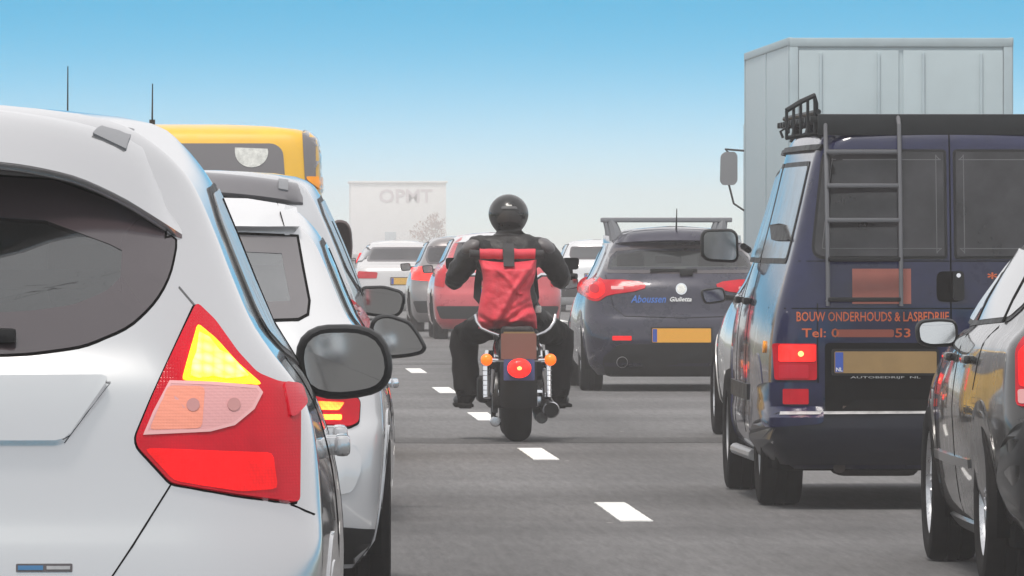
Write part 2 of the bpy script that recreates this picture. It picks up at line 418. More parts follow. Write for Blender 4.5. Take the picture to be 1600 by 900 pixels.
lens_mat('lamp_red_dim', (.55, .012, .03), .05); lens_mat('lamp_amber_lit', (1.0, .42, .01), 2.6, 60.0, .5)
lens_mat('lamp_red_mid', (.7, .002, .004), .85); lens_mat('lamp_orange_lit', (1.0, .16, .02), 6.0)
mat('pale_glass', (.12, .125, .13), .16, coat=.5, coat_rough=.2, var=.2, vscale=5)  # paler, rougher glass: whitish sky reflection put into the material
mat('frit_grey', (.13, .12, .125), .2, coat=1.0)
mat('mirror_smoke', (.12, .1, .1), .08, 1.0)
lens_mat('lamp_amber', (.9, .32, .02), .25)
mat('lamp_core_soft', (1, .3, .1), .3, emit=(1.0, .3, .08), es=3.0)
mat('frit_dim', (.10, .10, .105), .3); mat('orange_dull', (.34, .08, .05), .6); mat('plate_ochre', (.30, .19, .075), .45, var=.08, vscale=12)
mat('plate_orange', (.85, .40, .04), .4); mat('rust_trim', (.06, .035, .025), .6, var=.3, vscale=30); mat('rust_dark', (.05, .035, .03), .8, var=.4, vscale=20)
mat('ladder_grey', (.14, .14, .15), .45, .4); mat('rack_black', (.014, .016, .018), .5, .0, spec=.3, var=.2, vscale=20)
mat('sky_glass', (.05, .055, .06), .12, 0, coat=1.0); mat('dgrey_trim', (.10, .10, .10), .3, .4, coat=.5)
mat('sticker_white', (.6, .6, .57), .6, var=.25, vscale=40); mat('box_trim', (.39, .465, .495), .45, .3, var=.1, vscale=3)
mat('mirror_grey', (.22, .22, .23), .5); mat('far_white', (.86, .85, .84), .6, var=.05, vscale=1.0); mat('far_ink', (.66, .58, .60), .6)  # far wall and letters paled: haze put into both colours
mat('lamp_edge', (.7, .36, .36), .2, coat=.5)
lens_mat('lamp_peach', (.72, .27, .19), .10)
mat('bulb_pink', (.45, .2, .19), .2, coat=1.0)
lens_mat('lamp_clear', (.62, .31, .31), 0.02)
lens_mat('lamp_core', (1, .5, .06), 9.0, 45.0, .12)

def plate(parent, body, x0, x1, z0, z1, m='plate_yellow', strip=True, off=.012, frame='blacktrim', nl=False):
    p = Vector(body.rear((x0+x1)/2, (z0+z1)/2)[0]); n = Vector((0, -1, 0)); pr = flat((0, p.y, 0), (1, 0, 0), (0, 0, 1))
    pr2 = lambda a, b: (pr(a, b)[0], n)
    bm = bmesh.new(); add_patch(bm, rnd(rect(x0-.012, z0-.012, x1+.012, z1+.012), .012), pr2, off, .03, 1); fr = obj('plate_holder', bm, MATS[frame], parent)
    bm = bmesh.new(); add_patch(bm, rnd(rect(x0, z0, x1, z1), .01), pr2, off+.005, .004, 1); pl = obj('number_plate', bm, MATS[m], parent)
    if strip:
        bm = bmesh.new(); add_patch(bm, rect(x0+.004, z0+.005, x0+.043, z1-.005), pr2, off+.007, .0015, 1); st = obj('country_strip', bm, MATS['plate_blue'], pl)
    return p.y-off-.005
# ------------------------------------------------------------------ the setting
ground_m = mat('verge_grass', (.07, .085, .04), .95, bump=.5, bscale=8, var=.35, vscale=.6)
bm = bmesh.new(); add_patch(bm, rect(-300, -40, 330, 1150), flat((0, 0, -.12), (1, 0, 0), (0, 1, 0)), 0, 0, 1e9)
g = obj('ground', bm, ground_m); g['kind'] = 'structure'
bm = bmesh.new(); add_box(bm, (4.6, 555, -.06), (26.0, 1180, .12))
road = obj('road', bm, asphalt(), smooth=0); road['kind'] = 'structure'
paint = mat('road_paint', (.78, .77, .75), .7, bump=.4, bscale=120, var=.16, vscale=25)
dash_mes = []
for v in range(3):
    rg = random.Random(v); bm = bmesh.new(); n = 24
    for sd in (0, 1):
        pass
    L_ = [(-.0775+rg.uniform(-.003, .003), 3.0*i/n) for i in range(n+1)]; R_ = [(.0775+rg.uniform(-.003, .003), 3.0*i/n) for i in range(n, -1, -1)]
    add_patch(bm, L_+R_, flat((0, 0, 0), (1, 0, 0), (0, 1, 0)), .005, .005, 10)
    me = bpy.data.meshes.new('lane_dash'); bm.to_mesh(me); bm.free(); me.materials.append(paint); dash_mes.append(me)
for lx, y0 in ((1.945, 42.75), (5.55, 40.2), (9.15, 44.1), (-1.68, 44.0)):
    for k in range(-3, 22):
        o = bpy.data.objects.new('lane_dash', dash_mes[k % 3]); COL.objects.link(o); o.parent = road; o.location = (lx, y0+12*k, 0)
for jy0, jy1 in ((59.3, 60.9), (97.0, 98.5)):                # darker transverse repair bands
    rg = random.Random(int(jy0)); bm = bmesh.new(); n = 60
    lo_ = [(-7.5+24.5*i/n, jy0+rg.uniform(-.12, .12)) for i in range(n+1)]; hi_ = [(-7.5+24.5*i/n, jy1+rg.uniform(-.12, .12)) for i in range(n, -1, -1)]
    add_patch(bm, lo_+hi_, flat((0, 0, 0), (1, 0, 0), (0, 1, 0)), .0025, .0025, 1e9); obj('repair_band', bm, asphalt(.72), road, 0)
for lx in (-5.4, 12.9):
    bm = bmesh.new(); add_patch(bm, rect(-.075, -30, .075, 1130), flat((0, 0, 0), (1, 0, 0), (0, 1, 0)), .005, .005, 1e9)
    o = obj('edge_line', bm, paint, road, 0); o.location = (lx, 0, 0)

# ------------------------------------------------------------------ vehicles
class Car:
    def __init__(s, name, label, cat, X, Y, body, paint, rz=0.0, group='vehicles queuing on the motorway'):
        s.X, s.Y, s.rz, s.b, s.paint = X, Y, rz, body, paint
        s.t = thing(name, label, cat, (X, Y, 0), rz, group)
    def fx(s, px, dy=.15): return (px-VPX)*(s.Y+dy)/FPX-s.X+dy*math.tan(s.rz)     # photo measurements to metres on this vehicle
    def fz(s, py, dy=.15): return HC-(py-VPY)*(s.Y+dy)/FPX
    def tr(s, pts, dy=.15): return [(s.fx(a, dy), s.fz(b, dy)) for a, b in pts]
    def put(s, name, poly, m, face='rear', off=.003, depth=.012, res=.05, parent=None, hole=None, label=None):
        bm = bmesh.new(); pr = {'rear': s.b.rear, 'front': s.b.front, 'right': s.b.side(1), 'left': s.b.side(-1)}[face]
        add_patch(bm, poly, pr, off, depth, res, hole)
        o = obj(name, bm, MATS[m] if isinstance(m, str) else m, parent or s.t)
        if label: o['label'] = label
        return o
    def shell(s, cuts=(), wheels=(), lining=True, dz=.022, **k):
        bm = s.b.build(cuts, [(y, z, r) for y, z, r in wheels], dz=dz, **k)
        s.body_o = obj('body', bm, s.paint, s.t, 40); return s.body_o
    def seam(s, name, pts, wd=.006, face='rear', m='gap', parent=None, off=.0018):
        """panel gap as a narrow dark strip following pts"""
        A, B = [], []
        for i, p in enumerate(pts):
            p = Vector(p); t = (Vector(pts[min(i+1, len(pts)-1)])-Vector(pts[max(i-1, 0)])).normalized(); n = Vector((-t.y, t.x))*wd/2
            A.append(tuple(p+n)); B.append(tuple(p-n))
        return s.put(name, A+B[::-1], m, face, off, .004, .05, parent)
    def wheels(s, r, wd, ys, track, rim='alloy', spokes=5, rr=.66):
        for y in ys:
            for sg in (-1, 1): wheel(s.t, sg*(track), y, r, wd, MATS['tyre'], MATS[rim], sg, spokes, rr=rr)
        for y in ys:
            bm = bmesh.new(); add_tube(bm, [(-track, y, r), (track, y, r)], .035, 8); obj('axle', bm, MATS['under'], s.t)
    def arch(s, y, r, R2, m, wd=.03, z0=.2):
        """wheel arch lips on both sides"""
        n = 26; a0 = math.asin(max(-1, min(1, (z0-r)/R2)))
        pts_o = [(y+(R2+wd)*math.cos(a), r+(R2+wd)*math.sin(a)) for a in [a0+(math.pi-2*a0)*i/n for i in range(n+1)]]
        pts_i = [(y+(R2-.03)*math.cos(a), r+(R2-.03)*math.sin(a)) for a in [a0+(math.pi-2*a0)*i/n for i in range(n+1)]]
        for f in ('left', 'right'): s.put('wheel_arch', pts_o+pts_i[::-1], m, f, .004, .05, .2)
        for sg in (-1, 1):                                     # liner
            bm = bmesh.new(); x1 = sg*(s.b.x(y, r+R2*.7)-.03); x0 = sg*.42
            A = [bm.verts.new((x1, y+(R2+.02)*math.cos(a), r+(R2+.02)*math.sin(a))) for a in [a0+(math.pi-2*a0)*i/n for i in range(n+1)]]
            B = [bm.verts.new((x0, v.co.y, v.co.z)) for v in A]
            for i in range(n): bm.faces.new((A[i], A[i+1], B[i+1], B[i]))
            bm.faces.new(B); obj('wheel_liner', bm, MATS['under'], s.t)
    def under(s, w, y0, y1, z0=.17, z1=.34):
        bm = bmesh.new(); add_box(bm, (0, (y0+y1)/2, (z0+z1)/2), (2*w, y1-y0, z1-z0), bev=.03)
        obj('underbody', bm, MATS['under'], s.t)
    def cabin(s, z_floor, y0, y1, w, seats=((-.37, 2.0), (.37, 2.0)), rests=((-.4, 1.1), (.4, 1.1)), top=1.2, dash=None):
        bm = bmesh.new(); add_box(bm, (0, (y0+y1)/2, z_floor-.1), (2*w, y1-y0, .2), bev=.04); obj('parcel_shelf', bm, MATS['interior'], s.t)
        for x, y in seats:
            bm = bmesh.new(); add_box(bm, (x, y, z_floor+(top-z_floor)/2-.1), (.46, .13, top-z_floor+.1), bev=.06, seg=3)
            add_box(bm, (x, y+.02, top+.1), (.25, .08, .16), bev=.04, seg=3); add_tube(bm, [(x-.06, y, top-.05), (x-.06, y, top+.05)], .008, 6); add_tube(bm, [(x+.06, y, top-.05), (x+.06, y, top+.05)], .008, 6)
            obj('front_seat', bm, MATS['seat_cloth'], s.t)
        for x, y in rests:
            bm = bmesh.new(); add_box(bm, (x, y, z_floor+.1), (.26, .09, .15), bev=.04, seg=3); obj('headrest', bm, MATS['seat_cloth'], s.t)
        yd = dash or y1
        bm = bmesh.new(); add_box(bm, (0, yd-.1, z_floor), (2*w, .3, .16), bev=.05); obj('dashboard', bm, MATS['interior'], s.t)
        bm = bmesh.new(); add_box(bm, (0, yd-.42, top+.12), (.24, .03, .07), bev=.014); obj('interior_mirror', bm, MATS['interior'], s.t)
    def lining(s, keys, d=.025, **k):
        kk = [(z-(.03 if z > 1.2 else 0), max(.05, w-d), max(.04, wr-d), yr+d*1.5, yf-d*1.5, rx, rc) for z, w, wr, yr, yf, rx, rc in keys]
        return kk
    def mirror(s, outline, y, depth, housing, arm=None, tilt=4.0, m='mirror_glass', rim=.012, arm_r=.02):
        """door mirror: outline in local x, z; > housing, mirror_glass, arm"""
        c = Vector((sum(p[0] for p in outline)/len(outline), sum(p[1] for p in outline)/len(outline)))
        bm = bmesh.new(); rings = []
        for k, dy in ((.93, -.012), (1.0, 0), (1.04, .25), (1.0, .55), (.82, .82), (.5, .97), (.15, 1.0)):
            rings.append([bm.verts.new((c.x+(p[0]-c.x)*k, y+(dy*depth if dy > 0 else dy), c.y+(p[1]-c.y)*k)) for p in outline])
        n = len(outline)
        for a, b in zip(rings, rings[1:]):
            for i in range(n): bm.faces.new((a[i], a[(i+1) % n], b[(i+1) % n], b[i]))
        bm.faces.new(rings[0][::-1]); bm.faces.new(rings[-1]); h = obj('mirror_housing', bm, housing, s.t, 50)
        g_ = grow(outline, -rim); tl = math.tan(R(tilt)); bm = bmesh.new()
        zmid = c.y
        add_patch(bm, g_, lambda a, b: (Vector((a, y-.02-(b-zmid)*tl, b)), Vector((0, -1, -tl)).normalized()), .004, .012, 10)
        obj('mirror_glass', bm, MATS[m], h)
        if arm:
            bm = bmesh.new(); add_tube(bm, arm, arm_r, 8); obj('mirror_arm', bm, MATS['blacktrim'], h)
        return h
def keys(zs, w, wr, yr, yf, rx=.26, rc=.2):
    n = len(zs); f = lambda v: v if isinstance(v, (list, tuple)) else [v]*n
    return list(zip(zs, f(w), f(wr), f(yr), f(yf), f(rx), f(rc)))
def scale_keys(ks, sx, sy, sz): return [(z*sz, w*sx, wr*sx, yr*sy, yf*sy, rx*sx, rc*sy) for z, w, wr, yr, yf, rx, rc in ks]
def mir(poly): return [(-a, b) for a, b in poly]
def sym(right):
    """close a right-half outline (listed from the top centre down) into a full outline"""
    return right+[(-a, b) for a, b in right[::-1]]

HATCH_Z = [.16, .28, .50, .64, .70, .76, .85, .95, 1.02, 1.10, 1.16, 1.25, 1.35, 1.45, 1.50, 1.545, 1.578, 1.600, 1.620, 1.630]
HATCH = keys(HATCH_Z,
    [.80, .88, .905, .910, .908, .903, .888, .860, .828, .775, .742, .705, .665, .622, .590, .555, .525, .455, .25, .12],
    [.74, .82, .850, .858, .860, .858, .852, .838, .812, .752, .712, .672, .632, .585, .545, .490, .43, .34, .18, .08],
    [.14, .03, .000, .015, .030, .060, .085, .105, .130, .180, .235, .330, .440, .530, .560, .60, .66, .76, .95, 1.15],
    [4.2, 4.3, 4.34, 4.32, 4.27, 4.12, 3.85, 3.40, 3.16, 3.02, 2.92, 2.74, 2.54, 2.32, 2.20, 2.06, 1.95, 1.85, 1.70, 1.6],
    [.20, .25, .28, .28, .28, .28, .28, .28, .27, .25, .24, .22, .20, .18, .16, .14, .12, .10, .06, .03],
    [.15, .20, .24, .24, .24, .24, .24, .24, .22, .20, .19, .18, .16, .14, .12, .10, .08, .06, .03, .02])

silver = mat('silver_white_paint', (.54, .54, .55), .18, .8, coat=1.0)
white = mat('white_paint', (.64, .64, .655), .24, .2, coat=1.0)
silver2 = mat('silver_paint', (.5, .51, .53), .3, .5, coat=1.0, var=.05, vscale=5)
navy = mat('dark_blue_paint', (.008, .010, .046), .32, .0, coat=.8, var=.3, vscale=4, coat_rough=.05, spec=.15)
alfa_m = mat('blue_black_paint', (.020, .018, .036), .28, .1, coat=.9, var=.2, vscale=4, spec=.25)
dgrey = mat('dark_grey_paint', (.020, .018, .017), .28, .1, coat=.8, var=.15, vscale=4, spec=.3)
redp = mat('red_paint', (.50, .045, .06), .3, .1, coat=1.0, var=.1, vscale=4)
yellow = mat('yellow_paint', (.75, .42, .015), .4, 0, coat=.6, var=.08, vscale=4)
mat('strip_grey', (.21, .215, .23), .6, bump=.2, bscale=400)
mat('badge_blue', (.05, .16, .32), .3, .3)
mat('orange_ink', (.55, .11, .03), .6, var=.25, vscale=30)
mat('blue_ink', (.03, .14, .5), .5)
mat('mirror_dull', (.62, .63, .63), .08, 1.0)

def hatch_car(name, label, X, Y, rz, paint_m, sx=1, sz=1, sy=1, win=None, lamps=(), detail=True, crown=.05):
    """a hatchback from the template: body, cabin, glass, wheels"""
    ks = scale_keys(HATCH, sx, sy, sz); b = Body(ks, 4.34*sy, crown)
    c = Car(name, label, 'car', X, Y, b, paint_m, rz); c.ks = ks
    wp = win
    c.win = wp; ws = [(-.64*sx, 1.03*sz), (.64*sx, 1.03*sz), (.53*sx, 1.46*sz), (-.53*sx, 1.46*sz)]
    wy = (.78*sy, 3.42*sy); wr_ = .315
    cuts = [('rear', grow(wp, -.05)), ('front', ws)]
    c.shell(cuts, [(y, wr_, wr_+.05) for y in wy])
    lk = c.lining(ks); lb = Body([k for k in lk if k[0] > .8], 4.34*sy, crown)
    obj('headliner', lb.build([('rear', grow(wp, -.06)), ('front', grow(ws, .07))], dz=.03, nr=20, ns=14, nf=14), MATS['interior'], c.t)
    c.wheels(wr_, .2, wy, .78*sx)
    for y in wy: c.arch(y, wr_, wr_+.055, paint_m)
    c.under(.72*sx, .35, 4.0*sy)
    c.cabin(.93*sz, .75*sy, 2.7*sy, .62*sx, ((-.37*sx, 1.95*sy), (.37*sx, 1.95*sy)), ((-.4*sx, 1.05*sy), (.4*sx, 1.05*sy)), 1.16*sz, 2.95*sy)
    c.put('windscreen', grow(ws, .03), 'pane_clear', 'front', .002, 0, .2)
    return c
def side_glass(c, sx, sy, sz, both=('left', 'right'), m='dark_glass', trim='blacktrim', wid=.02, poly=None, pillars=(1.62,)):
    poly = poly or [(.86*sy, 1.14*sz), (1.15*sy, 1.10*sz), (2.5*sy, 1.04*sz), (2.95*sy, 1.05*sz), (2.38*sy, 1.38*sz), (1.9*sy, 1.445*sz), (1.2*sy, 1.43*sz), (.98*sy, 1.36*sz)]
    poly = rnd(poly, .06, 3)
    for f in both:
        fr = c.put('window_trim', grow(poly, wid), trim, f, .004, .014, .12)
        c.put('side_window', poly, m, f, .008, .004, .12, fr)
        for y in pillars: c.put('door_pillar', rect(y*sy-.03, 1.06*sz, y*sy+.03, 1.42*sz), 'gap', f, .010, .002, .1, fr)

class Map:
    """photo measurements to metres for a vehicle standing at X, Y"""
    def __init__(s, X, Y, rz=0.0): s.X, s.Y, s.rz = X, Y, rz
    def x(s, px, dy=.15): return (px-VPX)*(s.Y+dy)/FPX-s.X+dy*math.tan(s.rz)
    def z(s, py, dy=.15): return HC-(py-VPY)*(s.Y+dy)/FPX
    def tr(s, pts, dy=.15): return [(s.x(a, dy), s.z(b, dy)) for a, b in pts]

# ---- nearest car, left: silver white hatchback with its amber indicator lit
X0, Y0, RZ = -.66, 18.35, -R(.45)
m_ = Map(X0, Y0, RZ)
wr_half = m_.tr([(275, 365), (264, 430), (243, 470), (203, 510), (132, 540), (50, 551), (0, 553)], .28)
wr_half = [(0, 1.475), (.30, 1.455), (.45, 1.40), (.53, 1.36)]+rnd(wr_half+[(0, wr_half[-1][1]-.002)], .03, 3)[:-1]
wr_half = [p for p in wr_half if p[0] > .001 or p[1] > 1.4]+[(0, wr_half[-1][1]-.003)]
winA = wr_half+[(-a, b) for a, b in wr_half[::-1] if a > .001]
A = hatch_car('hatchback_car', 'silver white hatchback with amber indicator lit, nearest car at left', X0, Y0, RZ, silver, win=winA)
b = A.b
fr = A.put('rear_window', grow(winA, .0), 'frit', 'rear', .002, .012, .06, hole=rnd(grow(winA, -.095), .05, 0) if False else grow(winA, -.085))
A.put('pane', grow(winA, -.08), 'pane_dark', 'rear', .0005, 0, .06, fr)
A.put('window_seal', grow(winA, .005), 'gap', 'rear', .0008, .01, .06, hole=grow(winA, -.01))
# roof spoiler with its lip overhanging the glass
def spoiler(c, hw, z_top, z_lip, over, paint_m, nx=40, thick=.018):
    bm = bmesh.new(); rows = []
    for i in range(nx+1):
        x = -hw+2*hw*i/nx; u = abs(x)/hw
        zt, zl, ov = z_top(u), z_lip(u), over(u)
        p0 = Vector((x, c.b.y(x, zt)+.03, zt+.001)); p1 = Vector((x, c.b.y(x, zl)-ov, zl))
        col = []
        for k in range(7):
            t = k/6; p = p0.lerp(p1, t); bulge = .045*math.sin(math.pi*t)*(1-.5*u); col.append(p+Vector((0, -bulge*.5, bulge)))
        col.append(p1+Vector((0, .006, -thick*.8))); col.append(p1+Vector((0, .02, -thick)))
        col.append(Vector((x, c.b.y(x, zl-.01)+.03, zl-.012)))
        rows.append([bm.verts.new(v) for v in col])
    for a, q in zip(rows, rows[1:]):
        for k in range(len(a)-1): bm.faces.new((a[k], q[k], q[k+1], a[k+1]))
    bmesh.ops.recalc_face_normals(bm, faces=bm.faces[:])
    return obj('roof_spoiler', bm, paint_m, c.t, 60)
zl_pts = m_.tr([(0, 252), (100, 270), (180, 303), (240, 339), (279, 366)], .2)
zl_f = interp([0]+[p[0]/.566 for p in zl_pts[:-1]]+[1.0], [zl_pts[0][1]+.012]+[p[1] for p in zl_pts])
sp_ = spoiler(A, .566, lambda u: 1.612-.095*u**2.2, zl_f, lambda u: .20*(1-u)**.8+.015, silver)
bm = bmesh.new(); add_box(bm, (0, b.y(0, 1.46)-.14, 1.482), (.30, .02, .02), bev=.005); obj('high_brake_lamp', bm, MATS['lamp_red_dim'], sp_)
# roof ditch strips lying on the spoiler and roof
def strip_surf(x, t):
    u = abs(x)/.566; zt, zl, ov = 1.612-.095*u**2.2, zl_f(u), .20*(1-u)**.8+.015
    p0 = Vector((x, b.y(x, zt)+.03, zt+.001)); p1 = Vector((x, b.y(x, zl)-ov, zl)); p = p0.lerp(p1, t); bulge = .045*math.sin(math.pi*t)*(1-.5*u)
    return p+Vector((0, -bulge*.5, bulge)), Vector((0, -.45, .89))
for sg in (-1, 1):
    bm = bmesh.new(); add_patch(bm, rnd([(sg*.378, .42), (sg*.448, .47), (sg*.462, -.16), (sg*.405, -.18)], .006, 2), strip_surf, .005, .02, .12)
    obj('roof_strip', bm, MATS['strip_grey'], A.t)
# tail lamps
lampA = m_.tr([(303, 478), (332, 506), (368, 556), (398, 588), (432, 602), (452, 603), (463, 640), (462, 786), (372, 772), (268, 753), (216, 697), (213, 682), (238, 622)], .22)
amb = m_.tr([(305, 513), (333, 536), (368, 575), (404, 606), (345, 603), (283, 598)], .22)
clr = m_.tr([(266, 601), (330, 604), (396, 610), (402, 618), (390, 641), (362, 664), (326, 673), (228, 677), (242, 645)], .22)
low = m_.tr([(250, 700), (420, 708), (428, 765), (372, 768), (272, 750), (226, 700)], .22)
sidem = m_.tr([(436, 602), (463, 606), (472, 634), (455, 652), (447, 655)], .24)
for sg in (1, -1):
    f_ = (lambda p: p) if sg > 0 else mir
    A.put('lamp_gasket', f_(rnd(grow(lampA, .004), .01, 2)), 'gap', 'rear', .001, .01, .05)
    lp = A.put('tail_lamp', f_(rnd(lampA, .012, 3)), 'lamp_red', 'rear', .012, .014, .04)
    A.put('indicator', f_(rnd(amb, .008, 2)), 'lamp_amber_lit' if sg > 0 else 'lamp_clear', 'rear', .0145, .004, .04, lp)
    A.put('reverse_lamp', f_(rnd(clr, .012, 2)), 'lamp_clear', 'rear', .0145, .004, .04, lp)
    A.put('lamp_bezel', f_(grow(clr, .003)), 'lamp_edge', 'rear', .0149, .004, .04, lp, hole=f_(grow(clr, -.003)))
    A.put('reverse_lamp', f_(rnd(m_.tr([(263, 606), (318, 608), (314, 670), (234, 672), (248, 640)], .22), .01, 2)), 'lamp_peach', 'rear', .0148, .003, .04, lp)
    A.put('brake_lamp', f_(rnd(low, .012, 2)), 'lamp_red_mid', 'rear', .0140, .004, .04, lp)
    A.put('side_marker', f_(rnd(sidem, .008, 2)), 'lamp_red_dim', 'rear', .0155, .005, .04, lp)
    bx = sum(p[0] for p in clr)/len(clr)
    for q, cx in enumerate((-.035, .045)):
        bm = bmesh.new(); add_patch(bm, circ(sg*(bx+cx), clr[0][1]-.045, .013, 14), b.rear, .0158, .003, .1); obj('bulb', bm, MATS['bulb_pink'], lp)
    # bright filament cluster of the lit indicator
    if sg > 0:
        bm = bmesh.new(); add_patch(bm, m_.tr([(307, 528), (322, 536), (338, 556), (352, 562), (382, 594), (350, 597), (330, 593), (310, 596), (296, 592), (298, 572), (304, 556)], .22), b.rear, .0185, .004, .03); obj('bulb_glow', bm, MATS['lamp_core'], lp)
    # gaps: above lamp to glass, and hatch to bumper
    A.seam('panel_gap', f_(m_.tr([(278, 449), (290, 463), (303, 478)], .2)), .0022, m='frit_dim')
    A.seam('panel_gap', f_(m_.tr([(267, 757), (240, 800), (210, 848), (180, 893), (150, 935)], .12)), .0035)
    A.seam('panel_gap', f_(m_.tr([(455, 786), (478, 797), (491, 803)], .3)), .003)
# number plate recess of the tailgate
rec = m_.tr([(172, 598), (101, 692)], .1)
recp = [(0, rec[0][1]), rec[0], rec[1], (0, rec[1][1])]; recf = [recp[1], recp[2], (-recp[2][0], recp[2][1]), (-recp[1][0], recp[1][1])]
A.seam('panel_crease', [(-rec[0][0], rec[0][1]), rec[0], rec[1]], .0025, m='strip_grey')
A.put('tailgate_handle', rnd(recf, .02, 2), silver, 'rear', .034, .04, .06)
r2 = [(rec[1][0]-.004, rec[1][1]-.006), (rec[1][0]-.16, rec[1][1]-.16)]
plate(A.t, b, -.26, .26, .42, .53, off=.016)
bd = m_.tr([(26, 880), (114, 893)], .05)
bg_ = A.put('badge', rnd(rect(bd[0][0], bd[1][1], bd[1][0], bd[0][1]), .003), 'frit', 'rear', .003, .004, .05)
A.put('badge_inlay', rect(bd[0][0]+.004, bd[1][1]+.004, bd[0][0]+.055, bd[0][1]-.004), 'badge_blue', 'rear', .0045, .002, .05, bg_)
A.put('badge_inlay', rect(bd[0][0]+.062, bd[1][1]+.005, bd[1][0]-.005, bd[0][1]-.005), 'steel', 'rear', .0045, .002, .05, bg_)
# wiper
bm = bmesh.new(); wz = m_.z(519, .25); add_box(bm, (-.02, b.y(.1, wz)-.022, wz), (.50, .025, .030), Matrix.Rotation(R(1.5), 3, 'Y'), bev=.008); obj('rear_wiper', bm, MATS['blacktrim'], A.t)
# bumper
A.put('bumper', rnd([(-.70, .30), (.70, .30), (.78, .42), (.76, .54), (.64, .59), (-.64, .59), (-.76, .54), (-.78, .42)], .04, 2), silver, 'rear', .004, .012, .08)
A.put('bumper_insert', rnd([(-.60, .24), (.60, .24), (.66, .40), (-.66, .40)], .04, 2), 'blacktrim', 'rear', .008, .012, .08)
side_glass(A, 1, 1, 1, m='pale_glass', trim='blacktrim', wid=.014)
for sg, f in ((1, 'right'), (-1, 'left')):
    for yy in (1.28, 2.25):
        bm = bmesh.new(); xs_ = b.x(yy, .88); zc_ = .885
        add_box(bm, (sg*(xs_+.028), yy+.06, zc_), (.035, .24, .045), bev=.014, seg=3); add_box(bm, (sg*(xs_+.006), yy-.03, zc_), (.04, .03, .04), bev=.008); add_box(bm, (sg*(xs_+.006), yy+.16, zc_), (.04, .03, .04), bev=.008)
        obj('door_handle', bm, silver, A.t)
    A.seam('door_gap', [(1.12, .35), (1.06, .62), (1.16, .85), (1.02, 1.08)], .007, f); A.seam('door_gap', [(1.95, .28), (1.95, 1.05)], .007, f)
mo = m_.tr([(463, 560), (470, 528), (497, 510), (560, 509), (595, 522), (611, 556), (611, 590), (594, 612), (560, 621), (512, 624), (474, 610)], 2.35)
for sg in (1, -1):
    q = mo if sg > 0 else mir(mo)
    A.mirror(rnd(q, .03, 2), 2.4, .14, MATS['blacktrim'], [(sg*.66, 2.55, .98), (sg*(mo[0][0]+.03), 2.47, .965)], tilt=5, rim=.015, m='mirror_dull', arm_r=.028)

# ---- second car, left: white hatchback with lit tail lamp
X0, Y0, RZ = -.23, 32.4, -R(.8)
m_ = Map(X0, Y0, RZ)
win = m_.tr([(462, 371), (471, 420), (481, 470), (479, 490), (466, 497), (400, 499)], .35)
win = [(0, win[0][1]+.012), (.3, win[0][1]+.008)]+win+[(.2, win[-1][1]-.004), (0, win[-1][1]-.005)]
winB = win+[(-a, q) for a, q in win[::-1] if a > .001]
B = hatch_car('hatchback_car', 'white hatchback with a lit red tail lamp, second car in the left lane', X0, Y0, RZ, white, sx=.93, sz=.915, sy=.9, win=winB)
b = B.b
fr = B.put('rear_window', winB, 'frit_grey', 'rear', .003, .012, .06, hole=grow(winB, -.062))
B.put('pane', grow(winB, -.058), 'pane_grey', 'rear', .0012, 0, .06, fr)
B.put('window_seal', grow(winB, .01), 'gap', 'rear', .0018, .01, .06, hole=grow(winB, -.01))
upp = m_.tr([(466, 331), (487, 369)], .35)
B.put('roof_spoiler', [(-.46, 1.425), (-.3, 1.45), (0, 1.458), (.3, 1.45), (.46, 1.425), (.475, win[2][1]+.018), (.3, win[1][1]+.014), (0, win[1][1]+.018), (-.3, win[1][1]+.014), (-.475, win[2][1]+.018)], white, 'rear', .035, .05, .05)
for sg in (1, -1): B.seam('panel_gap', [(sg*.40, 1.44), (sg*.425, win[2][1]+.02)], .002, off=.037)
lb_ = m_.tr([(470, 617), (556, 622), (560, 628), (558, 660), (545, 666), (470, 660)], .2)
lg_ = m_.tr([(474, 626), (536, 629), (528, 641), (474, 640)], .2); lg2 = m_.tr([(476, 648), (532, 648), (532, 657), (476, 656)], .2)
for sg in (1, -1):
    f_ = (lambda p: p) if sg > 0 else mir
    B.put('lamp_gasket', f_(rnd(grow(lb_, .008), .01, 2)), 'gap', 'rear', .001, .01, .05)
    lp = B.put('tail_lamp', f_(rnd(lb_, .012, 2)), 'lamp_red', 'rear', .010, .012, .05)
    B.put('brake_lamp', f_(rnd(lg_, .006, 2)), 'lamp_orange_lit', 'rear', .0125, .004, .05, lp)
    B.put('brake_lamp', f_(rnd(lg2, .006, 2)), 'lamp_orange_lit', 'rear', .0125, .004, .05, lp)
B.put('bumper', rnd([(-.68, .42), (.68, .42), (.72, .52), (.70, .60), (-.70, .60), (-.72, .52)], .03, 2), white, 'rear', .006, .012, .08)
B.put('bumper_insert', [(-.72, .17), (.72, .17), (.76, .29), (.5, .315), (-.5, .315), (-.76, .29)], 'blacktrim', 'rear', .010, .012, .08)
plate(B.t, b, -.26, .26, .62, .73, off=.01)
bm = bmesh.new(); add_box(bm, (-.05, b.y(0, 1.08)-.02, 1.075), (.42, .02, .02), bev=.006); obj('rear_wiper', bm, MATS['blacktrim'], B.t)
side_glass(B, .93, .9, .915, m='dark_glass', trim='blacktrim')
mo = m_.tr([(577, 512), (586, 495), (606, 491), (640, 502), (655, 522), (666, 543), (660, 552), (640, 557), (606, 560), (590, 548)], 2.2)
for sg in (1, -1):
    q = mo if sg > 0 else mir(mo)
    B.mirror(rnd(q, .02, 2), 2.2, .12, MATS['blacktrim'], [(sg*.62, 2.35, .93), (sg*(mo[0][0]+.05), 2.27, .90)], tilt=4, m='mirror_dull', arm_r=.025)
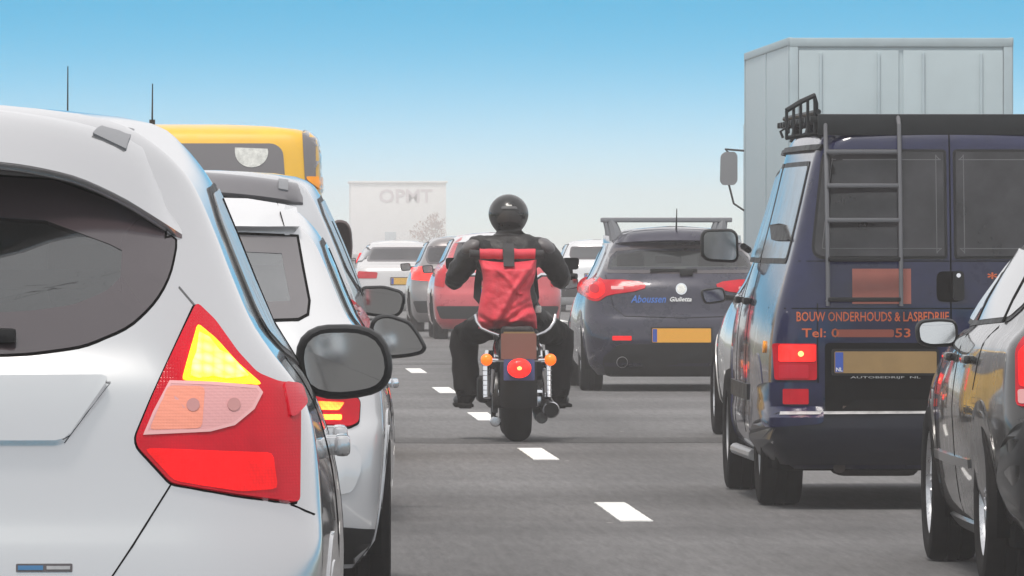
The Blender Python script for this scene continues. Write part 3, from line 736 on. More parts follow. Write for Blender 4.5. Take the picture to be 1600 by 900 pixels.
for sg, f in ((1, 'right'), (-1, 'left')):
    for yy in (1.2,):
        bm = bmesh.new(); xs_ = b.x(yy, .78); add_box(bm, (sg*(xs_+.022), yy+.06, .80), (.03, .2, .035), bev=.012, seg=3); add_box(bm, (sg*xs_, yy-.02, .80), (.04, .03, .03), bev=.006); add_box(bm, (sg*xs_, yy+.14, .80), (.04, .03, .03), bev=.006); obj('door_handle', bm, MATS['chrome'], B.t)
    B.seam('door_gap', [(1.02, .3), (.98, .6), (1.05, .8), (.92, 1.0)], .007, f)

# ---- third car, left: silver people carrier with dark roof strips
MPV = keys([.16, .28, .50, .66, .74, .85, .98, 1.08, 1.16, 1.25, 1.36, 1.46, 1.55, 1.60, 1.635, 1.655, 1.667],
    [.80, .88, .905, .91, .91, .91, .90, .875, .845, .81, .765, .72, .675, .64, .58, .48, .3],
    [.74, .82, .85, .86, .865, .87, .86, .835, .805, .77, .725, .68, .632, .59, .50, .36, .2],
    [.14, .03, 0, .01, .05, .08, .10, .12, .14, .18, .25, .32, .40, .45, .52, .65, .9],
    [4.2, 4.3, 4.4, 4.38, 4.3, 4.1, 3.7, 3.4, 3.25, 3.1, 2.92, 2.75, 2.55, 2.4, 2.2, 2.0, 1.8], rx=[.2]*12+[.18, .16, .13, .1, .06], rc=[.16]*12+[.15, .13, .1, .07, .04])
X0, Y0, RZ = -.24, 42.3, -R(.9)
m_ = Map(X0, Y0, RZ); b = Body(MPV, 4.4, .05)
C = Car('people_carrier', 'silver people carrier with dark roof strips, third car in the left lane', 'car', X0, Y0, b, silver2, RZ)
wC = [(-.56, 1.50), (.56, 1.50), (.60, 1.30), (.62, 1.12), (.58, 1.06), (-.58, 1.06), (-.62, 1.12), (-.60, 1.30)]
C.shell((), [(y, .315, .365) for y in (.8, 3.45)], dz=.03, nr=20, ns=24, nf=8)
C.put('rear_window', rnd(wC, .04, 2), 'dark_glass', 'rear', .004, .01, .06)
spoiler(C, .60, lambda u: 1.65-.05*u*u, lambda u: 1.565-.055*u*u, lambda u: .12*(1-u)+.02, mat('spoiler_grey', (.12, .115, .125), .4, coat=.5))
C.wheels(.315, .2, (.8, 3.45), .78)
for y in (.8, 3.45): C.arch(y, .315, .37, silver2)
C.under(.72, .3, 4.1)
lc = m_.tr([(532, 466), (548, 472), (562, 487), (572, 503), (572, 515), (545, 512), (540, 490)], .25)
for sg in (1, -1):
    f_ = (lambda p: p) if sg > 0 else mir
    lp = C.put('tail_lamp', f_(rnd(grow(lc, .01), .02, 2)), 'lamp_red', 'rear', .008, .012, .05)
    C.put('reverse_lamp', f_(rnd(m_.tr([(540, 473), (552, 478), (562, 490), (556, 496), (545, 490)], .25), .005, 2)), 'lamp_clear', 'rear', .0105, .003, .05, lp)
    bm = bmesh.new(); x = .515
    def cs(x, t):
        u = abs(x)/.60; zt_, zl_ = 1.65-.05*u*u, 1.565-.055*u*u; p0 = Vector((x, b.y(x, zt_)+.03, zt_+.001)); p1 = Vector((x, b.y(x, zl_)-.12*(1-u)-.02, zl_)); bu = .045*math.sin(math.pi*t)*(1-.5*u)
        return p0.lerp(p1, t)+Vector((0, -bu*.5, bu)), Vector((0, -.45, .89))
    add_patch(bm, rnd([(sg*.485, .75), (sg*.53, .75), (sg*.53, -.15), (sg*.485, -.15)], .01, 2), cs, .008, .03, .15); obj('roof_strip', bm, MATS['strip_grey'], C.t)
side_glass(C, 1, 1, 1.0, poly=[(.62, 1.2), (1.0, 1.12), (2.6, 1.06), (3.1, 1.07), (2.5, 1.45), (1.9, 1.53), (1.0, 1.51), (.74, 1.44)], trim='blacktrim', m='pale_glass', pillars=(1.2, 2.0))
plate(C.t, b, -.26, .26, .80, .91); C.put('bumper', rnd([(-.7, .3), (.7, .3), (.78, .45), (.74, .62), (-.74, .62), (-.78, .45)], .03, 2), silver2, 'rear', .006, .01, .1)
mo = m_.tr([(562, 455), (568, 448), (600, 447), (628, 455), (633, 466), (628, 488), (618, 496), (585, 494), (563, 490)], 2.4)
for sg in (1, -1):
    q = mo if sg > 0 else mir(mo)
    C.mirror(rnd(q, .02, 2), 2.5, .12, MATS['blacktrim'], [(sg*.72, 2.62, 1.04), (sg*(mo[0][0]+.05), 2.57, 1.02)], tilt=4, m='mirror_dull', arm_r=.025)

# ---- yellow van ahead of them
VANY = keys([.2, .32, .45, .52, .8, 1.0, 1.15, 1.3, 1.6, 1.8, 1.93, 1.99, 2.02, 2.035],
    [.82, .92, .94, .94, .945, .94, .935, .93, .925, .92, .91, .86, .70, .45],
    [.78, .88, .90, .91, .915, .91, .91, .905, .90, .895, .88, .82, .62, .36],
    [.12, .02, 0, .05, .06, .06, .07, .08, .12, .16, .20, .24, .34, .55],
    [4.6, 4.8, 4.85, 4.85, 4.7, 4.4, 4.1, 3.9, 3.5, 3.3, 3.1, 3.0, 2.8, 2.6], rx=[.14]*11+[.13, .1, .06], rc=[.12]*11+[.11, .08, .05])
X0, Y0 = -.325, 54.3
m_ = Map(X0, Y0); b = Body(VANY, 4.85, .03)
D = Car('panel_van', 'yellow van with a dark rear window and two whip antennas in the left lane', 'van', X0, Y0, b, yellow)
D.shell((), [(y, .33, .39) for y in (.95, 3.9)], dz=.035, nr=20, ns=20, nf=8)
hw = m_.x(442, .15); zt = m_.z(227, .15)
wD = rnd([(-hw, zt-.03), (-hw+.05, zt+.01), (hw-.05, zt+.01), (hw, zt-.03), (hw+.05, 1.2), (-hw-.05, 1.2)], [.05, .05, .05, .05, .08, .08], 3)
fr = D.put('rear_window', wD, 'frit_grey', 'rear', .005, .012, .08)
dec = [(a, q) for a, q in m_.tr([(367, 231), (418, 233)]+[(393+26*math.cos(t), 238+24*math.sin(t)) for t in [i*math.pi/12 for i in range(13)]], .15)]
D.put('window_sticker', dec, 'sticker_white', 'rear', .008, .003, .1, fr)
for sg in (1, -1):                                         # black corner columns with amber lamp at their foot
    x0, x1 = m_.x(472), m_.x(506)
    cp = rnd([(x0, m_.z(205)), (x0+.03, m_.z(203)), (x1-.05, m_.z(207)), (x1-.012, m_.z(232)), (x1+.03, m_.z(300)), (x0+.02, m_.z(300))], .03, 3)
    col_ = D.put('corner_panel', cp if sg > 0 else mir(cp), 'frit_grey', 'rear', .006, .014, .05)
    ap = rnd([(x0+.02, m_.z(276)), (x1-.002, m_.z(276)), (x1-.002, m_.z(292)), (x1-.03, m_.z(296)), (x0+.03, m_.z(282))], .01, 2)
    D.put('tail_lamp', ap if sg > 0 else mir(ap), 'lamp_amber', 'rear', .010, .004, .05, col_)
    rl = rnd([(x0+.01, .85), (x1-.01, .85), (x1+.01, 1.2), (x0+.01, 1.2)], .02, 2)
    D.put('tail_lamp', rl if sg > 0 else mir(rl), 'lamp_red_lit', 'rear', .008, .012, .05)
D.put('bumper', rnd([(-.84, .28), (.84, .28), (.88, .4), (.84, .5), (-.84, .5), (-.88, .4)], .03, 2), 'blacktrim', 'rear', .008, .012, .1)
plate(D.t, b, -.26, .26, .62, .73)
D.wheels(.33, .21, (.95, 3.9), .80, 'steel'); D.under(.78, .3, 4.5, .2, .4)
for y in (.95, 3.9): D.arch(y, .33, .395, yellow)
mo = m_.tr([(519, 350), (527, 344), (542, 346), (549, 358), (551, 385), (549, 405), (541, 415), (528, 412), (519, 400)], 3.0)
for sg in (1, -1):
    q = mo if sg > 0 else mir(mo)
    D.mirror(rnd(q, .03, 2), 3.05, .12, mat('mirror_brown', (.06, .04, .04), .4), [(sg*.84, 3.2, 1.25), (sg*(mo[0][0]+.02), 3.1, 1.22)], tilt=3, m='mirror_smoke', arm_r=.025)
for px, top in ((106, 104), (238, 131)):
    bm = bmesh.new(); x = m_.x(px, 1.0); z = 2.02 if abs(x) < .45 else 1.95
    add_tube(bm, [(x, 1.0, z-.02), (x, 1.0, z+.05)], .018, 8); add_tube(bm, [(x, 1.0, z+.04), (x+.002, 1.0, m_.z(top, 1.0))], [.006, .0035], 6); obj('whip_antenna', bm, MATS['blacktrim'], D.t)
# ------------------------------------------------------------------ motorcycle, rider, rucksack
from mathutils import noise as mnoise
BX, BY = 1.93, 59.75
leather = mat('black_leather', (.011, .0095, .010), .48, bump=.5, bscale=45, var=.4, vscale=12, spec=.35)
trouser = mat('black_trousers', (.010, .009, .0095), .8, spec=.15, bump=.4, bscale=70, var=.25, vscale=10)
helm_m = mat('helmet_black', (.012, .012, .0125), .3, coat=.3, spec=.3, var=.2, vscale=15)
redcloth = mat('red_canvas', (.62, .03, .055), .62, bump=.3, bscale=90, var=.14, vscale=9)
blackcloth = mat('black_webbing', (.02, .019, .021), .75, bump=.3, bscale=200)
mat('number_brick', (.24, .10, .075), .55); mat('amber_lit_soft', (.9, .16, .01), .3, emit=(1.0, .15, .004), es=.9); mat('bike_black', (.009, .0085, .009), .45, spec=.25, var=.3, vscale=20)
mat('engine_metal', (.10, .10, .10), .4, .8, var=.3, vscale=30)
bx = lambda px: (px-808)/236.0
bz = lambda py: (690-py)/236.0
K = thing('motorcycle', 'black cruiser motorcycle with chrome fittings and red tail light on the lane line', 'motorcycle', (BX, BY, 0))
def kp(name, fn, mm, parent=K, smooth=40):
    bm = bmesh.new(); fn(bm); return obj(name, bm, MATS[mm] if isinstance(mm, str) else mm, parent, smooth)
def mwheel(y, r, wd, nm):
    t = bpy.data.objects.new(nm, None); COL.objects.link(t); t.parent = K; t.location = (0, y, r)
    h = wd/2; q = r*.62; prof = [(q, -h*.7), (q+.03, -h*.9)]+[(r-.075+.075*math.cos(a), h*math.sin(a)) for a in [R(v) for v in range(-80, 81, 16)]]+[(q+.03, h*.9), (q, h*.7)]
    bm = bmesh.new(); add_lathe(bm, prof, n=48); obj('tyre', bm, MATS['tyre'], t)
    bm = bmesh.new(); add_lathe(bm, [(q, -h*.7), (q-.03, 0), (q, h*.7)], n=40); add_lathe(bm, [(.05, -h), (.055, 0), (.05, h)], n=20); obj('rim', bm, MATS['alloy'], t)
    for k in range(10):
        a = 2*math.pi*k/10; bm = bmesh.new(); add_tube(bm, [(0, .04*math.cos(a), .04*math.sin(a)), (0, (q-.02)*math.cos(a+.1), (q-.02)*math.sin(a+.1))], .01, 6); obj('spoke', bm, MATS['alloy'], t)
mwheel(0, .325, .185, 'rear_wheel'); mwheel(1.62, .33, .13, 'front_wheel')
def fender(bm, y, r, wd, a0, a1, th=.006, drop=.10):
    n = 22; rows = []
    prof = [(-wd/2, -drop), (-wd/2-.004, -.04), (-wd/2+.02, -.008), (-wd/4, .012), (0, .018), (wd/4, .012), (wd/2-.02, -.008), (wd/2+.004, -.04), (wd/2, -drop)]
    for i in range(n+1):
        a = R(a0+(a1-a0)*i/n); rows.append([bm.verts.new((x, y+(r+d)*math.cos(a), r-.04+(r+.0+d)*math.sin(a))) for x, d in prof])
    for p, q in zip(rows, rows[1:]):
        for k in range(len(p)-1): bm.faces.new((p[k], p[k+1], q[k+1], q[k]))
kp('rear_fender', lambda bm: fender(bm, 0, .375, .235, 40, 196), 'bike_black')
kp('front_fender', lambda bm: fender(bm, 1.62, .36, .17, 10, 190), 'bike_black')
# struts, shock absorbers, indicators
for sg in (-1, 1):
    kp('fender_strut', lambda bm: add_tube(bm, [(sg*.135, .10, .66), (sg*.15, -.10, .62), (sg*.145, -.30, .56)], .016, 8), 'chrome')
    sh = kp('shock_absorber', lambda bm: add_tube(bm, [(sg*.20, -.02, .29), (sg*.20, .06, .52), (sg*.19, .08, .60)], [.026, .026, .02], 12), 'chrome')
    for k in range(7):
        kp('spring_coil', lambda bm: add_lathe(bm, [(.026, -.004), (.034, 0), (.026, .004)], Matrix.Translation((sg*.20, -.01+k*.011, .31+k*.032)) @ Matrix.Rotation(R(90), 4, 'Y'), 14), 'satin_chrome', sh)
    kp('strut_tube', lambda bm: add_tube(bm, [(sg*.165, -.30, bz(575)), (sg*.172, -.26, bz(612))], .014, 8), 'chrome')
    ix, iz = bx(758) if sg < 0 else bx(857), bz(561)
    kp('indicator_stalk', lambda bm: add_tube(bm, [(ix*.98, -.34, iz), (sg*.10, -.33, iz-.005), (sg*.07, -.33, iz-.02)], .013, 8), 'chrome')
    ind = kp('indicator', lambda bm: add_lathe(bm, [(0, .06), (.03, .05), (.04, .015), (.04, 0)], Matrix.Translation((ix, -.34, iz)) @ Matrix.Rotation(R(90), 4, 'Z'), 20), 'chrome')
    kp('indicator_lens', lambda bm: add_lathe(bm, [(.039, 0), (.038, -.014), (.03, -.028), (.014, -.037), (0, -.039)], Matrix.Translation((ix, -.34, iz)) @ Matrix.Rotation(R(90), 4, 'Z'), 20), 'amber_lit_soft', ind)
    kp('grab_rail', lambda bm: add_tube(bm, [(sg*.265-.01, .06, bz(492)), (sg*.255-.01, .03, bz(503)), (sg*.225-.01, -.0, bz(513)), (sg*.18, -.04, bz(519)), (sg*.12, -.10, bz(524))], .010, 8), 'satin_chrome')
    kp('footboard', lambda bm: add_box(bm, (sg*.33, .95, .225), (.13, .34, .025), bev=.01), 'bike_black')
    kp('handle_grip', lambda bm: add_tube(bm, [(sg*.30, 1.00, 1.10), (sg*.43, .93, 1.09)], .02, 10), 'blacktrim')
    kp('handlebar', lambda bm: add_tube(bm, [(0, 1.12, 1.00), (sg*.10, 1.11, 1.03), (sg*.20, 1.06, 1.10), (sg*.32, .99, 1.10)], .014, 8), 'chrome')
    mo_ = rnd([(sg*.395-.055, 1.215), (sg*.395+.055, 1.215), (sg*.395+.05, 1.135), (sg*.395-.05, 1.135)], .02, 3)
    kp('mirror_housing', lambda bm: (add_patch(bm, mo_, flat((0, 1.02, 0), (1, 0, 0), (0, 0, 1)), 0, -.03, 1), add_patch(bm, mo_, flat((0, 1.045, 0), (1, 0, 0), (0, 0, 1)), 0, 0, 1)), 'bike_black')
    kp('mirror_stalk', lambda bm: add_tube(bm, [(sg*.32, 1.0, 1.11), (sg*.37, 1.03, 1.15)], .007, 6), 'bike_black')
    kp('fork_leg', lambda bm: add_tube(bm, [(sg*.09, 1.62, .33), (sg*.09, 1.22, 1.0)], .025, 10), 'chrome')
    kp('swingarm', lambda bm: add_tube(bm, [(sg*.125, 0, .325), (sg*.13, .5, .36)], .03, 8), 'bike_black')
    kp('axle_nut', lambda bm: add_lathe(bm, [(0, sg*.17), (.022, sg*.17), (.026, sg*.155), (.026, sg*.12)], Matrix.Translation((0, 0, .325)), 8), 'chrome')
# exhaust on the right, primary case and pegs on the left, low parts seen beside the tyre
kp('exhaust_pipe', lambda bm: add_tube(bm, [(.22, -.16, .215), (.22, .35, .22), (.20, .75, .26), (.14, .95, .42)], [.055, .055, .04, .03], 14), 'bike_black')
kp('exhaust_pipe', lambda bm: add_tube(bm, [(.16, -.08, .16), (.16, .35, .165), (.15, .8, .22)], [.04, .04, .03], 14), 'engine_metal')
kp('exhaust_tip', lambda bm: add_lathe(bm, [(.048, 0), (.056, .012), (.056, .05)], Matrix.Translation((.22, -.175, .214)) @ Matrix.Rotation(R(90), 4, 'Z'), 18), 'satin_chrome')
kp('brake_lever', lambda bm: add_tube(bm, [(.165, .05, .35), (.20, .02, .31), (.23, .05, .27), (.25, .1, .24)], .012, 6), 'chrome')
kp('brake_caliper', lambda bm: add_box(bm, (.13, .06, .27), (.06, .12, .09), bev=.02), 'satin_chrome')
kp('pulley', lambda bm: add_lathe(bm, [(.03, 0), (.13, .0), (.135, .012), (.135, .035), (.03, .035)], Matrix.Translation((-.165, 0, .325)), 28), 'engine_metal')
kp('side_stand', lambda bm: add_tube(bm, [(-.14, .55, .22), (-.155, .12, .14), (-.15, -.02, .135)], [.02, .016, .02], 8), 'bike_black')
kp('stand_end', lambda bm: add_lathe(bm, [(0, -.012), (.03, -.01), (.036, .0), (.036, .05)], Matrix.Translation((-.145, -.06, .135)) @ Matrix.Rotation(R(90), 4, 'Z'), 16), 'satin_chrome')
kp('crankcase', lambda bm: (add_box(bm, (0, .72, .36), (.40, .46, .30), bev=.07, seg=3),), 'engine_metal')
kp('primary_case', lambda bm: add_box(bm, (-.21, .62, .34), (.08, .5, .18), bev=.035, seg=3), 'bike_black')
for k, (yy, tl) in enumerate(((.62, -20), (.86, 20))):
    cyl = kp('cylinder', lambda bm: add_tube(bm, [(0, yy, .5), (0, yy+.12*(1 if tl > 0 else -1), .74)], .085, 16), 'engine_metal')
kp('oil_tank', lambda bm: add_box(bm, (.15, .40, .50), (.10, .2, .2), bev=.04, seg=3), 'bike_black'); kp('side_cover', lambda bm: add_box(bm, (-.15, .40, .50), (.10, .2, .2), bev=.04, seg=3), 'bike_black')
kp('fuel_tank', lambda bm: ellipsoid(bm, (0, .85, .86), (.16, .32, .12)), 'bike_black')
kp('seat', lambda bm: (add_box(bm, (0, .36, .70), (.30, .46, .09), bev=.04, seg=3),), leather); kp('pillion_pad', lambda bm: add_box(bm, (0, .02, .73), (.21, .34, .07), bev=.03, seg=3), leather)
kp('headlight', lambda bm: add_lathe(bm, [(0, -.10), (.06, -.09), (.09, -.03), (.09, .03), (0, .04)], Matrix.Translation((0, 1.36, .93)) @ Matrix.Rotation(R(90), 4, 'Z'), 20), 'chrome')
kp('frame_tube', lambda bm: add_tube(bm, [(0, 1.2, .98), (0, .7, .80), (0, .3, .64), (0, .45, .3), (0, .95, .22), (0, 1.2, .95)], .022, 8), 'bike_black')
# plate, blue lower plate, tail light
pj = flat((0, -.385, 0), (1, 0, 0), (0, 0, 1))
npl = kp('number_plate', lambda bm: add_patch(bm, rnd(rect(bx(780), bz(560), bx(835), bz(520)), .008, 2), pj, .004, .01, 1), 'number_brick')
kp('plate_edge', lambda bm: add_patch(bm, rect(bx(784), bz(520), bx(832), bz(517.5)), pj, .004, .01, 1), 'plate_ochre', npl)
kp('plate_bracket', lambda bm: add_box(bm, (0, -.345, .62), (.12, .05, .12), bev=.015), 'bike_black')
lpl = kp('lower_plate', lambda bm: add_patch(bm, rnd(rect(bx(784), bz(593), bx(832), bz(560.5)), .006, 2), flat((0, -.40, 0), (1, 0, 0), (0, 0, 1)), .0, .012, 1), 'plate_dusty_blue')
kp('lamp_mount', lambda bm: add_box(bm, (0, -.36, .49), (.14, .08, .10), bev=.02), 'bike_black')
tl_ = kp('tail_light', lambda bm: add_lathe(bm, [(.082, .03), (.082, .012), (.076, 0)], Matrix.Translation((0, -.43, bz(574))) @ Matrix.Rotation(R(90), 4, 'Z') @ Matrix.Diagonal((1, 1, .82, 1)), 28), 'chrome')
kp('light_lens', lambda bm: add_lathe(bm, [(.079, 0), (.074, -.018), (.055, -.034), (.028, -.043), (0, -.046)], Matrix.Translation((0, -.43, bz(574))) @ Matrix.Rotation(R(90), 4, 'Z') @ Matrix.Diagonal((1, 1, .82, 1)), 28), 'lamp_red_lit', tl_)
kp('bulb_glow', lambda bm: ellipsoid(bm, (0, -.474, bz(574)), (.016, .008, .013), n=2), 'lamp_core_soft', tl_)

# rider: one continuous body grown over a skeleton
def skin_mesh(verts, edges, radii, sub=2, name='body', root=0):
    me = bpy.data.meshes.new(name); me.from_pydata([Vector(v) for v in verts], edges, []); o = bpy.data.objects.new(name, me); COL.objects.link(o)
    o.modifiers.new('skin', 'SKIN'); lay = me.skin_vertices[0].data
    for i, r_ in enumerate(radii):
        lay[i].radius = r_ if isinstance(r_, tuple) else (r_, r_); lay[i].use_root = (i == root)
    sm = o.modifiers.new('sub', 'SUBSURF'); sm.levels = sub; sm.render_levels = sub
    o.modifiers['skin'].use_smooth_shade = True
    dg = bpy.context.evaluated_depsgraph_get(); m2 = bpy.data.meshes.new_from_object(o.evaluated_get(dg)); bpy.data.objects.remove(o); m2.name = name
    m2.materials.clear()
    return m2
P_ = thing('person', 'motorcyclist in black leathers and black helmet riding between the lanes', 'person', (BX, BY, 0))
cx = -.045
V_, E_, R_2 = [], [], []
def node(p, r_, to=None):
    V_.append(p); R_2.append(r_); i = len(V_)-1
    if to is not None: E_.append((to, i))
    return i
pel = node((cx*.5, .38, .83), (.19, .15)); wa = node((cx*.7, .37, .96), (.17, .13), pel); ch = node((cx, .41, 1.12), (.20, .14), wa); uc = node((cx, .45, 1.24), (.185, .13), ch)
nk = node((cx, .50, 1.335), (.085, .085), uc); node((cx, .53, 1.42), (.08, .09), nk)
for sg in (-1, 1):
    ox = cx if sg < 0 else cx+.01
    s1 = node((ox+sg*.205, .46, 1.27), (.102, .10), uc); ua = node((ox+sg*.285, .50, 1.19), (.088, .09), s1); el = node((ox+sg*.345, .57, 1.085), (.082, .082), ua)
    fa = node((ox+sg*.345, .74, 1.065), (.066, .064), el); wrs = node((ox+sg*.355, .89, 1.085), (.045, .045), fa); node((sg*.365, .95, 1.095), (.045, .05), wrs)
    hp = node((cx*.5+sg*.13, .42, .78), (.125, .12), pel); th = node((sg*.235-.01, .62, .735), (.115, .11), hp); kn = node((sg*.315-.01, .86, .70), (.092, .088), th)
    sh_ = node((sg*.325-.008, .82, .50), (.082, .09), kn); an = node((sg*.305-.008, .78, .30), (.07, .08), sh_); node((sg*.305-.008, .80, .255), (.055, .07), an)
bme = skin_mesh(V_, E_, R_2, 3, 'body')
# creases in the leather
for v in bme.vertices:
    c = v.co; n_ = mnoise.noise(Vector((c.x*9, c.y*9, c.z*14)))*.016+mnoise.noise(Vector((c.x*22+5, c.y*22, c.z*40)))*.009
    v.co += v.normal*n_
bme.materials.append(leather); bme.materials.append(trouser)
for p in bme.polygons: p.material_index = 1 if p.center.z < .80 else 0
link('body', bme, None, P_, 0)
for p in bme.polygons: p.use_smooth = True
# lower trouser legs hang wide over the boots
for sg in (-1, 1):
    bm = bmesh.new(); n = 20; rows = []
    for (yy, zz, rx_, ry_) in ((.84, .76, .05, .06), (.83, .72, .092, .10), (.81, .62, .098, .11), (.80, .54, .088, .108), (.79, .47, .094, .112), (.78, .40, .084, .108), (.78, .35, .090, .112), (.775, .295, .078, .104), (.775, .29, .06, .085)):
        rows.append([bm.verts.new((sg*(.296+.04*(zz-.29))-.008+sg*.012*math.sin((zz-.3)*6.5)+rx_*math.cos(2*math.pi*k/n)*(1+.10*mnoise.noise(Vector((k*.9, zz*9, sg)))), yy+ry_*math.sin(2*math.pi*k/n), zz+.012*mnoise.noise(Vector((k*.6, zz*5, 3+sg))))) for k in range(n)])
    for p, q in zip(rows, rows[1:]):
        for k in range(n): bm.faces.new((p[k], p[(k+1) % n], q[(k+1) % n], q[k]))
    obj('trouser_leg', bm, trouser, P_, 60)
    bme2 = skin_mesh([(sg*.31-.01, .72, .30), (sg*.31-.01, .70, .265), (sg*.325-.01, .82, .265), (sg*.345-.01, .94, .262), (sg*.35-.01, 1.02, .262)], [(0, 1), (1, 2), (2, 3), (3, 4)], [(.055, .055), (.05, .042), (.052, .045), (.052, .04), (.035, .028)], 2, 'boot', 1)
    link('boot', bme2, leather, P_, 0); [setattr(p, 'use_smooth', True) for p in bme2.polygons]
    bm = bmesh.new(); add_box(bm, (sg*.342-.01, .85, .232), (.10, .36, .022), bev=.01); add_box(bm, (sg*.315-.01, .70, .222), (.085, .09, .03), bev=.01); obj('boot_sole', bm, MATS['tyre'], P_)
    # gloved hand closed on the grip: palm, four fingers, thumb
    gx, gy, gz = sg*.365, .955, 1.095
    vs = [(gx, gy-.05, gz+.005), (gx, gy, gz+.03)]; es = [(0, 1)]; rs = [(.038, .03), (.04, .026)]
    for f in range(4):
        o_ = (-.033+.022*f); L_f = (.9, 1.0, .96, .8)[f]; b0 = len(vs)
        vs += [(gx+o_, gy+.028*L_f, gz+.036), (gx+o_, gy+.05*L_f, gz+.012), (gx+o_, gy+.038*L_f, gz-.018), (gx+o_, gy+.012, gz-.026)]
        es += [(1, b0), (b0, b0+1), (b0+1, b0+2), (b0+2, b0+3)]; rs += [.0115, .0105, .0100, .009]
    b0 = len(vs); vs += [(gx-sg*.04, gy-.01, gz+.0), (gx-sg*.045, gy+.02, gz-.018), (gx-sg*.03, gy+.035, gz-.028)]; es += [(0, b0), (b0, b0+1), (b0+1, b0+2)]; rs += [.014, .012, .010]
    gm = skin_mesh(vs, es, rs, 1, 'glove'); link('glove', gm, leather, P_, 0); [setattr(p, 'use_smooth', True) for p in gm.polygons]
# jacket collar and shoulder panels
bm = bmesh.new(); n = 24; rows = []
for (zz, r1, r2, dy) in ((1.315, .125, .11, .49), (1.345, .105, .095, .505), (1.375, .092, .088, .515), (1.378, .082, .078, .515)):
    rows.append([bm.verts.new((cx+r1*math.cos(2*math.pi*k/n), dy+r2*math.sin(2*math.pi*k/n), zz)) for k in range(n)])
for p, q in zip(rows, rows[1:]):
    for k in range(n): bm.faces.new((p[k], p[(k+1) % n], q[(k+1) % n], q[k]))
obj('collar', bm, mat('collar_grey', (.06, .058, .06), .6, bump=.2, bscale=100), P_, 60)
for sg in (-1, 1):
    bm = bmesh.new(); ellipsoid(bm, (cx+sg*.235, .45, 1.29), (.085, .10, .055), Matrix.Rotation(sg*R(28), 3, 'Y')); obj('shoulder_pad', bm, mat('pad_grey', (.10, .092, .095), .45, bump=.2, bscale=80), P_, 60)
# helmet with chin bar, visor and rear rim
hc = Vector((cx+.005, .56, 1.505))
bm = bmesh.new(); bmesh.ops.create_uvsphere(bm, u_segments=40, v_segments=26, radius=1)
for v in bm.verts:
    x, y, z = v.co; k = 1.0
    wz_ = 1-.20*max(0, -z)**1.4
    v.co = Vector((hc.x+x*.134*wz_, hc.y+y*.165*(1-.12*max(0, -z)), hc.z+(z*.135 if z > 0 else z*.155)))
bmesh.ops.delete(bm, geom=[f for f in bm.faces if f.calc_center_median().z < hc.z-.142], context='FACES')
hel = obj('helmet', bm, helm_m, P_, 60)
bm = bmesh.new(); rows = []
for k in range(41):
    a = R(200+140*k/40) if False else 2*math.pi*k/40
    rows.append((hc.x+.092*math.cos(a), hc.y+.118*math.sin(a), hc.z-.140))
add_tube(bm, rows, .010, 8, cap=False); obj('helmet_rim', bm, MATS['blacktrim'], hel)
bm = bmesh.new()
def hs(a, c):      # rear shell of the helmet
    nx_, nz_ = a/.134, c/(.135 if c > 0 else .155); yy = math.sqrt(max(.0, 1-nx_*nx_-nz_*nz_)); return Vector((hc.x+a, hc.y-yy*.165, hc.z+c)), Vector((nx_, -yy, nz_)).normalized()
add_patch(bm, rnd([(-.045, .052), (.045, .052), (.055, .036), (-.055, .036)], .01, 2), hs, .008, .012, .02); obj('rear_vent', bm, mat('vent_grey', (.09, .09, .092), .3, coat=.5), hel)
bm = bmesh.new(); add_patch(bm, rnd([(-.018, .060), (.018, .060), (.016, .052), (-.016, .052)], .003, 2), hs, .0095, .004, .02); obj('helmet_mark', bm, MATS['sticker_white'], hel)
bm = bmesh.new(); add_patch(bm, rnd([(-.085, -.03), (-.04, .024), (.04, .024), (.085, -.03), (.075, -.06), (0, -.045), (-.075, -.06)], .02, 3), hs, .003, .006, .02); obj('helmet_panel', bm, mat('helmet_matt', (.026, .024, .024), .5), hel)
bm = bmesh.new()
def hv_(a, c):
    nx_, nz_ = a/.134, c/.15; yy = math.sqrt(max(.0, 1-nx_*nx_-nz_*nz_)); return Vector((hc.x+a, hc.y+yy*.165, hc.z+c)), Vector((nx_, yy, nz_)).normalized()
add_patch(bm, rnd([(-.10, .045), (.10, .045), (.105, -.04), (-.105, -.04)], .03, 3), hv_, .004, .006, .02); obj('visor', bm, MATS['dark_glass'], hel)

